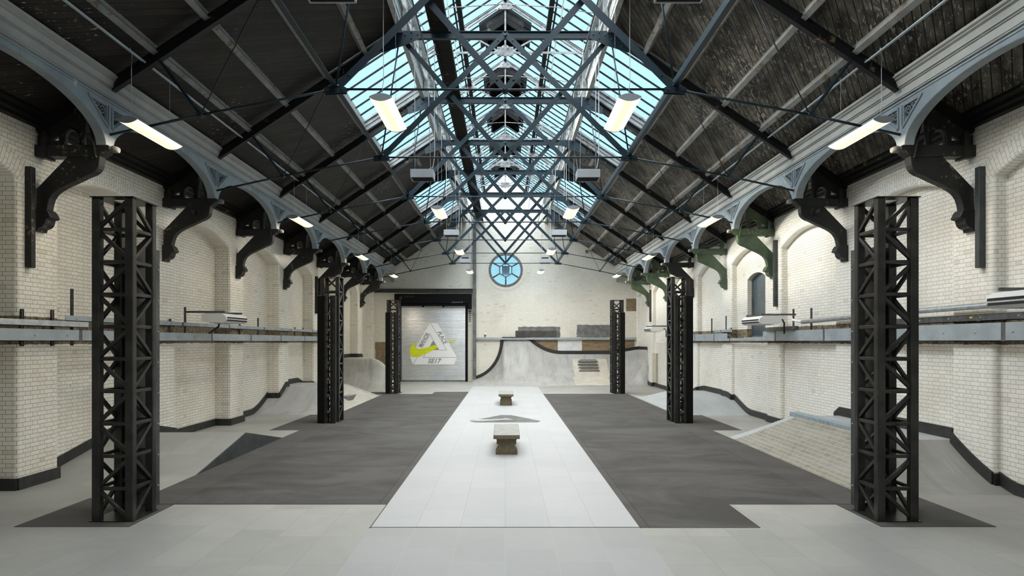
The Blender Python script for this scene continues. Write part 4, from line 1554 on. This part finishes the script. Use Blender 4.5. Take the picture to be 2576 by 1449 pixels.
def slatted(ob, y):
    """Leave the grooves between the slats unprinted."""
    bm = bmesh.new()
    bm.from_mesh(ob.data)
    o = origin(t)
    for k in range(int(zt / sl) + 1):
        for zz_ in (k * sl - .008, k * sl + .001):
            bmesh.ops.bisect_plane(bm, geom=bm.verts[:] + bm.edges[:] + bm.faces[:], plane_co=(0, 0, zz_ - o.z), plane_no=(0, 0, 1))
    kill = [f for f in bm.faces if ((f.calc_center_median().z + o.z + .008) % sl) < .009 and abs(f.normal.z) < .9]
    bmesh.ops.delete(bm, geom=kill, context='FACES')
    bm.to_mesh(ob.data)
    bm.free()
    return ob


ef = lambda pts: [(em(p)[0], em(p)[2]) for p in pts]
tag(shape('emblem', [ef(EM), ef(HOLE)], M['print_white'], yp), 'white impossible triangle emblem')
shape('emblem_hole', [ef(HOLE)], M['print_grey'], yp + .003)
mb = MB()
for a, c in LINES:
    p, q = em(a), em(c)
    mb.bar((p[0], yp - .005, p[2]), (q[0], yp - .005, q[2]), .006, .022, (0, 1, 0) if False else Vector((q[0] - p[0], 0, q[2] - p[2])).cross(Vector((0, 1, 0))))
mb.build('emblem_lines', M['print_grey'], t)
tag(shape('tick', [ef(SW)], M['print_yellow'], yp - .008), 'bright yellow tick')
tag(shape('tick_tip', [ef(TAIL)], M['print_yellow'], yp - .004), 'yellow tip of the tick')
S = YSH / F / 11.593                                 # metres per unit of the emblem drawing


def lettering(s, anchor, ang, size, length, shear, mat, name, y):
    me = text_mesh(s, 1.0, .004, shear, .03)
    xs = [v.co.x for v in me.vertices]
    ys = [v.co.y for v in me.vertices]
    kx, ky = length * S / (max(xs) - min(xs)), size * S / (max(ys) - min(ys))
    p = em(anchor)
    ca, sa = math.cos(ang), math.sin(ang)
    x0, y0 = min(xs), min(ys)
    return MB().take(me, lambda c: (p[0] + (c.x - x0) * kx * ca - (c.y - y0) * ky * sa, y + c.z, p[2] + (c.x - x0) * kx * sa + (c.y - y0) * ky * ca)).build(name, mat, t)


tag(lettering('SE17', (655, 1322), 0, 140, 400, .28, M['print_grey'], 'lettering', yp - .006), 'grey letters reading SE17')
tag(lettering('MANOR', (478, 872), math.radians(59.3), 128, 480, -.1, M['print_grey'], 'lettering', yp - .006), 'grey letters reading MANOR')
tag(lettering('PLACE', (915, 424), math.radians(-59.0), 128, 425, .3, M['print_grey'], 'lettering', yp - .006), 'grey letters reading PLACE')
yh = YSH - .325
me = text_mesh('Soundroll', 1.0, .004, 0, .02)
p0, p1 = at(1137, 762.2, yh), at(1164.5, 757.5, yh)
xs = [v.co.x for v in me.vertices]
ys = [v.co.y for v in me.vertices]
kx, ky = (p1[0] - p0[0]) / (max(xs) - min(xs)), (p1[2] - p0[2]) / (max(ys) - min(ys))
tag(MB().take(me, lambda c: (p0[0] + (c.x - min(xs)) * kx, yh + c.z, p0[2] + (c.y - min(ys)) * ky)).build('lettering', M['sound'], t), 'grey letters reading Soundroll')
me = text_mesh('SAFE-door', 1.0, .004, 0, .02)
p0, p1 = at(1017, 748, yh), at(1044, 745, yh)
xs2 = [v.co.x for v in me.vertices]
kx = (p1[0] - p0[0]) / (max(xs2) - min(xs2))
tag(MB().take(me, lambda c: (p0[0] + (c.x - min(xs2)) * kx, yh + c.z, p0[2] + c.y * kx * 1.0)).build('lettering', M['faint'], t), 'faint dark letters')
p = at(1008.5, 749.5, yh)
MB().cyl((p[0], yh - .004, p[2]), (p[0], yh, p[2]), .11, 20).build('round_badge', M['faint'], t)

# ---------------------------------------------------------------- steelwork and marks on the end wall
ys_ = YB - .2
a, c = at(1189.5, 0, ys_), at(1197.5, 0, ys_)
mb = MB().ibar(((a[0] + c[0]) / 2, YB - .12, 0), ((a[0] + c[0]) / 2, YB - .12, HC + 8.4), c[0] - a[0], .22, .02, (0, 1, 0))
tag(mb.build('steel_post', M['old_steel']), 'tall grey steel post on the end wall right of the roller shutter', 'post')
z = lambda py: HC + (VY - py) * (YB - .15) / F
mb = MB().ibar((at(941, 0, YB)[0], YB - .12, z(731)), (a[0], YB - .12, z(731)), .22, z(726.5) - z(735.5), .02)
tag(mb.build('steel_lintel', M['steel_dark']), 'dark steel beam across the end wall above the roller shutter', 'beam')
zb_ = lambda py: HC + (VY - py) * YB / F
mb = MB().box(c[0], 8.3, YB - .14, YB, zb_(853.5), zb_(849.5)).box(c[0], 8.3, YB - .17, YB - .141, zb_(854.5), zb_(849.2))
tag(mb.build('steel_ledge', M['galv']), 'long grey steel ledge along the end wall above the quarter pipe', 'ledge')
mb = MB().box(at(1264, 0, YB)[0], at(1324, 0, YB)[0], YB - .2, YB - .01, zb_(849.3), zb_(847.6))
tag(mb.build('coping_strip', M['skirt']), 'thin dark strip on the steel ledge over the quarter pipe peak', 'strip')


def rough_plate(name, x0, y0_, x1, y1_, mat, label, cat, d=.02, jag=1.2, n=12, grp=None):
    """An irregular patch on the end wall given by its outline in the picture plane of that wall."""
    rnd = random.Random(hash((x0, y0_)) % 1000 if False else int(x0 * 7 + y0_))
    pts = []
    for (ax, ay), (bx_, by) in (((x0, y1_), (x1, y1_)), ((x1, y1_), (x1, y0_)), ((x1, y0_), (x0, y0_)), ((x0, y0_), (x0, y1_))):
        for k in range(n):
            q = k / n
            pts.append((ax + (bx_ - ax) * q + rnd.uniform(-jag, jag), ay + (by - ay) * q + rnd.uniform(-jag, jag)))
    w = [at(px, py, YB) for px, py in pts]
    me = plate([[(p[0], p[2]) for p in w]], d)
    ob = MB().take(me, lambda c_: (c_[0], YB - d / 2 + c_[2], c_[1])).build(name, mat)
    return tag(ob, label, cat, grp)


rough_plate('cement_patch', 1303, 822, 1409, 848.5, M['patch'], 'ragged pale grey cement patch on the end wall above the pipe peak', 'wall patch', .012, .9, 12, 'patches on the end wall')
rough_plate('cement_patch', 1296.5, 832, 1400, 848.8, M['patch_dark'], 'dark cement block band in front of the ragged pale patch', 'wall patch', .03, .2, 3, 'patches on the end wall')
rough_plate('cement_patch', 1451, 817, 1541, 848.5, M['patch'], 'larger ragged grey cement patch beside the farthest right tower', 'wall patch', .015, 1.0, 12, 'patches on the end wall')
rough_plate('plaster_panel', 1403, 858.5, 1463, 884, M['plaster'], 'white plaster panel below the steel ledge', 'wall patch', .014, .5, 6, 'patches on the end wall')
rough_plate('brick_patch', 1333, 855, 1403, 886, M['brick_brown'], 'bare brown brick left of the white plaster panel', 'wall patch', .006, .2, 4, 'patches on the end wall')
rough_plate('brick_patch', 1464, 855, 1596, 887, M['brick_brown'], 'bare brown brick right of the white plaster panel', 'wall patch', .006, .3, 5, 'patches on the end wall')
rough_plate('brick_patch', 1575, 751, 1600.5, 783, M['brick_brown'], 'square brown brick patch high on the end wall right of the farthest tower', 'wall patch', .006, .3, 4, 'patches on the end wall')
rough_plate('brick_patch', 944, 860, 979, 958, M['brick_brown'], 'worn brown brick patch left of the roller shutter', 'wall patch', .006, .8, 8, 'patches on the end wall')
mb = MB()
for q in range(6):
    p = at(1182, 783 + q * 5.0, YB)
    mb.box(p[0] - .055, p[0] + .055, YB - .01, YB + .01, p[2] - .03, p[2] + .03)
tag(mb.build('vent_slots', M['slot']), 'column of small dark square holes right of the roller shutter', 'vent')
p = at(1476 + 0, 633, YB)
tag(MB().box(p[0] - .09, p[0] + .09, YB - .02, YB, p[2] - .1, p[2] + .1).build('wall_vent', M['patch']), 'small grey square vent high on the end wall', 'vent')
p = at(1220.5, 840, YB)
b = thing('wall_lamp', (p[0], YB, p[2]), 'small round white bulkhead lamp on the end wall above the ledge', 'lamp')
MB().ball((p[0], YB - .08, p[2]), .075, 12).build('globe', M['ac'], b)
MB().box(p[0] - .05, p[0] + .05, YB - .06, YB, p[2] - .13, p[2] - .05).cyl((p[0], YB - .02, p[2] - .3), (p[0], YB - .02, p[2] - .1), .012).build('mount', M['patch'], b)

# emblem let into the path
y_lo, y_hi = 4000 / (1063.5 - 859), 4000 / (1045.0 - 859)


def floor_em(p):
    u = (p[0] - 816) / (1505 - 128)
    v = (1355 - p[1]) / (1355 - 145)
    return (.005 + u * 2.22, y_lo + v * (y_hi - y_lo))


t = thing('floor_emblem', (0, 20.5, .010), 'triangular steel emblem let into the white path between the benches', 'floor emblem')


def inlay(name, outs, mat, z1):
    me = plate([[floor_em(p) for p in o] for o in outs], .003)
    return MB().take(me, lambda c_: (c_[0], c_[1], z1 + c_[2])).build(name, mat, t)


inlay('triangle', [EM, HOLE], M['inlay'], .0115)
tag(inlay('tick', [SW], M['inlay_bright'], .0130), 'brighter steel tick')
inlay('tick_tip', [TAIL], M['inlay_bright'], .0115)
mb = MB()
for a, c_ in LINES:
    p, q = floor_em(a), floor_em(c_)
    mb.bar((p[0], p[1], .0135), (q[0], q[1], .0135), .012, .002)
mb.build('joint_lines', M['steel_dark'], t)

# ---------------------------------------------------------------- steel bands and services on the side walls
def band(name, s, x, y0, y1, z0, z1, label, mat=None, th=.012, bolts=True, seams=2.4):
    t = thing(name, (s * x, (y0 + y1) / 2, z0), label, 'steel band', 'steel bands along the walls')
    MB().box(s * x, s * (x + th), y0, y1, z0, z1).box(s * x, s * (x + .03), y0, y1, z0, z0 + th).build('sheet', mat or M['galv'], t)
    y = y0 + seams * .6
    while y < y1:
        MB().box(s * (x - .002), s * x, y - .09, y + .0, z0, z1).build('lap_joint', M['strut'], t)
        y += seams
    y = y0 + .3
    while bolts and y < y1:
        if y > 5:
            MB().ball((s * x, y, z0 + (z1 - z0) * .5), .018, 6).build('bolt', M['bolt'], t)
        y += .8
    return t


band('steel_band', -1, 8.06, YS, 28.9, 2.505, 2.715, 'broad grey steel band along the left wall at eye level', None, .012, True, 2.7)
band('steel_band', -1, 8.09, YS, 12.35, 2.765, 2.875, 'narrow bright steel band high on the left wall, nearest the front', M['galv_bright'], .012, False, 5)
band('steel_band', -1, 8.12, 11.75, 28.9, 2.88, 2.985, 'narrow grey steel band above the broad one on the left wall, behind the first tower', None, .012, True, 2.7)
band('steel_band', 1, 8.06, YS, 19.9, 2.505, 2.81, 'broad blue-grey steel band along the right wall at eye level, nearest the front', None, .012, True, 2.9)
band('steel_band', 1, 8.06, 19.9, 23.1, 2.505, 2.62, 'short stepped-down steel band under the arched window', None, .012, False, 5)
band('steel_band', 1, 8.06, 23.1, 31.4, 2.505, 2.80, 'grey steel band on the right wall behind the middle tower', None, .012, True, 2.5)
band('steel_band', 1, 8.12, 9.75, 13.4, 2.845, 2.97, 'short grey steel band above the broad one behind the first right tower', M['strut'], .012, True, 2.0)
band('steel_band', 1, 8.12, 22.8, 24.7, 2.83, 2.94, 'small bolted steel band left of the arched window', None, .012, True, 2.0)
mb = MB().box(8.115, 8.119, 11.05, 11.12, 2.905, 2.93)
tag(mb.build('sticker', M['yellow_tag']), 'tiny yellow sticker on the upper right steel band', 'sticker')

pt = thing('service_pipe', (8.0, 11, 3.1), 'bright foil-wrapped pipe along the right wall above the steel band', 'pipe')
MB().tube([(8.04, YS, 3.23), (8.04, 9.5, 3.11), (8.04, 13, 3.09), (8.04, 17.2, 3.03)], .055, 10).build('pipe', M['galv_bright'], pt)
MB().tube([(8.04, 17.2, 3.03), (8.03, 17.45, 3.05), (7.95, 17.6, 3.1)], .035, 8).build('pipe_end', M['ac'], pt)

LP = [(10.9, 2.43, 3.05), (11.55, 2.43, 3.05)]
posts = [(-1, 8.186, 10.75, 2.42, 3.05), (-1, 8.186, 11.47, 2.42, 3.07), (-1, 8.25, 12.08, 2.42, 3.5), (-1, 8.16, 15.45, 2.7, 3.05), (-1, 8.2, 16.25, 2.7, 3.38), (-1, 8.16, 19.5, 2.7, 3.03),
         (-1, 8.2, 21.05, 2.7, 3.28), (-1, 8.16, 24.6, 2.7, 3.05), (-1, 8.16, 25.6, 2.7, 3.04),
         (1, 8.2, 18.05, 2.7, 3.42), (1, 8.25, 17.1, 2.7, 3.40), (1, 8.2, 14.75, 2.7, 3.42), (1, 8.2, 23.55, 2.7, 3.45), (1, 8.25, 25.35, 2.7, 3.42), (1, 8.16, 22.9, 2.7, 3.0)]
for i, (s, x, y, z0, z1) in enumerate(posts):
    near = sorted([p for p in posts if p[0] == s], key=lambda p: p[2]).index((s, x, y, z0, z1))
    mb = MB().box(s * x, s * (x - .012), y - .021, y + .021, z0, z1).box(s * x, s * (x - .04), y - .021, y - .012, z0, z1).box(s * x, s * (x - .04), y + .012, y + .021, z0, z1)
    n = {0: 'first', 1: 'second', 2: 'third', 3: 'fourth', 4: 'fifth', 5: 'sixth', 6: 'seventh', 7: 'eighth', 8: 'ninth'}[near]
    tag(mb.build('channel_upright', M['strut']), '%s upright steel channel from the front on the %s wall bands' % (n, 'left' if s < 0 else 'right'), 'channel', 'upright steel channels on the walls')


def make_ac(s, y0, y1, label):
    xf, xb, z0, z1 = 7.10, 7.74, 2.98, 3.22
    t = thing('air_conditioner', (s * 7.45, (y0 + y1) / 2, z0), label, 'air conditioner', 'white air conditioners on the side walls')
    pr = [(xf + .09, z0), (xf + .01, z0 + .06), (xf, z0 + .12), (xf + .02, z0 + .17), (xf + .11, z1), (xb, z1), (xb, z0 + .06), (xb - .12, z0 + .01)]
    MB().prism([(s * x, z) for x, z in pr], y0, y1, 'y').build('casing', M['ac'], t, bevel=.012)
    for za, zc, xx in ((z0 + .045, z0 + .085, .004), (z0 + .112, z0 + .150, -.004)):
        mb = MB().box(s * (xf + xx), s * (xf + .07), y0 + .05, y1 - .05, za, zc)
        mb.build('outlet_slot', M['slot'], t)
    mb = MB().box(s * (xf + .15), s * (xb - .1), y0 + .2, y1 - .2, z0 - .006, z0 + .002)
    mb.build('intake_grille', plain('pale_grille', (.5, .5, .5), None) if 'pale_grille' not in bpy.data.materials else bpy.data.materials['pale_grille'], t)
    for yy in (y0 + .15, y1 - .15):
        MB().box(s * (xf + .1), s * 8.2, yy - .025, yy + .025, z1 + .015, z1 + .065).build('support_arm', M['strut'], t)
        MB().box(s * (xb - .1), s * (xb - .06), yy - .015, yy + .015, z1 - .01, z1 + .02).build('hanger', M['strut'], t)
    if s < 0:
        MB().tube([(s * (xb - .1), y0 + .8, z0 + .02), (s * (xb - .08), y0 + .8, z0 - .08), (s * (xb + .2), y0 + .85, 2.72)], .025, 8).build('hose', M['slot'], t)
        return t
    MB().tube([(s * (xb), y0 + .3, z1 - .1), (s * (xb + .15), y0 + .3, z1 - .1), (s * (xb + .2), y0 + .3, z1 - .2), (s * (xb + .2), y0 + .3, 2.72)], .025, 8).build('hose', M['slot'], t)
    return t


make_ac(-1, 16.2, 17.55, 'white air conditioner on the left wall above the steel bands')
make_ac(1, 8.05, 9.42, 'white air conditioner cut off by the right edge of the picture')
make_ac(1, 17.8, 19.15, 'white air conditioner in front of the arched window')
make_ac(1, 31.1, 32.6, 'far white air conditioner by the end wall on the right')
mb = MB().box(8.0, 8.12, 17.6, 19.6, 2.82, 2.93)
tag(mb.build('junction_box', M['strut'], None, bevel=.008), 'grey junction box on the steel band below the window air conditioner', 'box')
mb = MB().box(8.20, 8.32, 34.6, 35.9, .25, 1.85)
tag(mb.build('niche_infill', M['brick_left'] if False else plain('niche_brick', (.55, .50, .40), (.42, .38, .30), 12, .7)), 'tan bricked-up panel low on the right wall by the quarter pipe', 'wall patch', 'patches on the right wall')

# projector-like spotlights clamped to two brackets
for s, side in ((-1, 'left'), (1, 'right')):
    y = Y0 + BAY - .12
    t = thing('spotlight', (s * 7.42, y, 5.60), 'small black spotlight clamped to the second %s wall bracket' % side, 'spotlight')
    MB().cyl((s * 7.46, y - .16, 5.60), (s * 7.40, y + .03, 5.57), .05, 12).build('barrel', M['slot'], t)
    MB().box(s * 7.34, s * 7.28, y - .03, y + .03, 5.52, 5.64).build('clamp', M['slot'], t)
# brightness of the daylight and the lamps
LAMP_W = 60
SUN_E, SUN_A, SUN_C = 19.0, 120, (.96, .98, 1.0)
SUN_ROT = (math.radians(6), math.radians(-16), 0)
LOW_E, LOW_ROT = 4.5, (math.radians(3), math.radians(-70), 0)
SKY_E = 1.12
EXPO = 0.33
# ---------------------------------------------------------------- light
def lamp(name, kind, loc, rot, energy, col, **kw):
    d = bpy.data.lights.new(name, kind)
    d.energy, d.color = energy, col
    for k, v in kw.items():
        setattr(d, k, v)
    o = bpy.data.objects.new(name, d)
    o.location, o.rotation_euler = loc, rot
    COL.objects.link(o)
    return o


for i, (x, y, z, share) in enumerate(lights):
    lamp('lamp_glow', 'AREA', (x, y, z - .075), (0, 0, 0), LAMP_W * share, (1.0, .86, .66), shape='RECTANGLE', size=.3, size_y=1.4)
lamp('daylight', 'SUN', (0, 15, 20), SUN_ROT, SUN_E, SUN_C, angle=math.radians(SUN_A))

lamp('low_sun', 'SUN', (-20, 20, 15), LOW_ROT, LOW_E, (1.0, .93, .80), angle=math.radians(9))

wd = bpy.data.worlds.new('sky')
SC.world = wd
wd.use_nodes = True
nt = wd.node_tree
bg = nt.nodes['Background']
tc = nt.nodes.new('ShaderNodeTexCoord')
nz = nt.nodes.new('ShaderNodeTexNoise')
nz.inputs['Scale'].default_value = 1.6
nz.inputs['Detail'].default_value = 4
rp = nt.nodes.new('ShaderNodeValToRGB')
rp.color_ramp.elements[0].position, rp.color_ramp.elements[1].position = .35, .7
rp.color_ramp.elements[0].color = (.38, .70, .93, 1)
rp.color_ramp.elements[1].color = (.50, .80, .97, 1)
nt.links.new(tc.outputs['Generated'], nz.inputs['Vector'])
nt.links.new(nz.outputs['Fac'], rp.inputs['Fac'])
nt.links.new(rp.outputs['Color'], bg.inputs['Color'])
bg.inputs['Strength'].default_value = SKY_E

# ---------------------------------------------------------------- camera and picture settings
cd = bpy.data.cameras.new('camera')
cam = bpy.data.objects.new('camera', cd)
COL.objects.link(cam)
cam.location = (0, 0, HC)
cam.rotation_euler = (math.pi / 2, 0, 0)
cd.sensor_width = 36
cd.lens = F / 2576 * 36
cd.shift_x = (1288 - VX) / 2576
cd.shift_y = (VY - 724.5) / 2576
cd.clip_end = 200
SC.camera = cam
vs = SC.view_settings
vs.view_transform = 'Standard'
vs.look = 'None'
vs.gamma = 1
vs.use_curve_mapping = False
vs.exposure = EXPO
cy = SC.cycles
cy.use_denoising = True
cy.max_bounces = 8
cy.diffuse_bounces = 5
cy.glossy_bounces = 3
cy.transparent_max_bounces = 12
cy.transmission_bounces = 2
cy.sample_clamp_indirect = 6
cy.caustics_reflective = False
cy.caustics_refractive = False
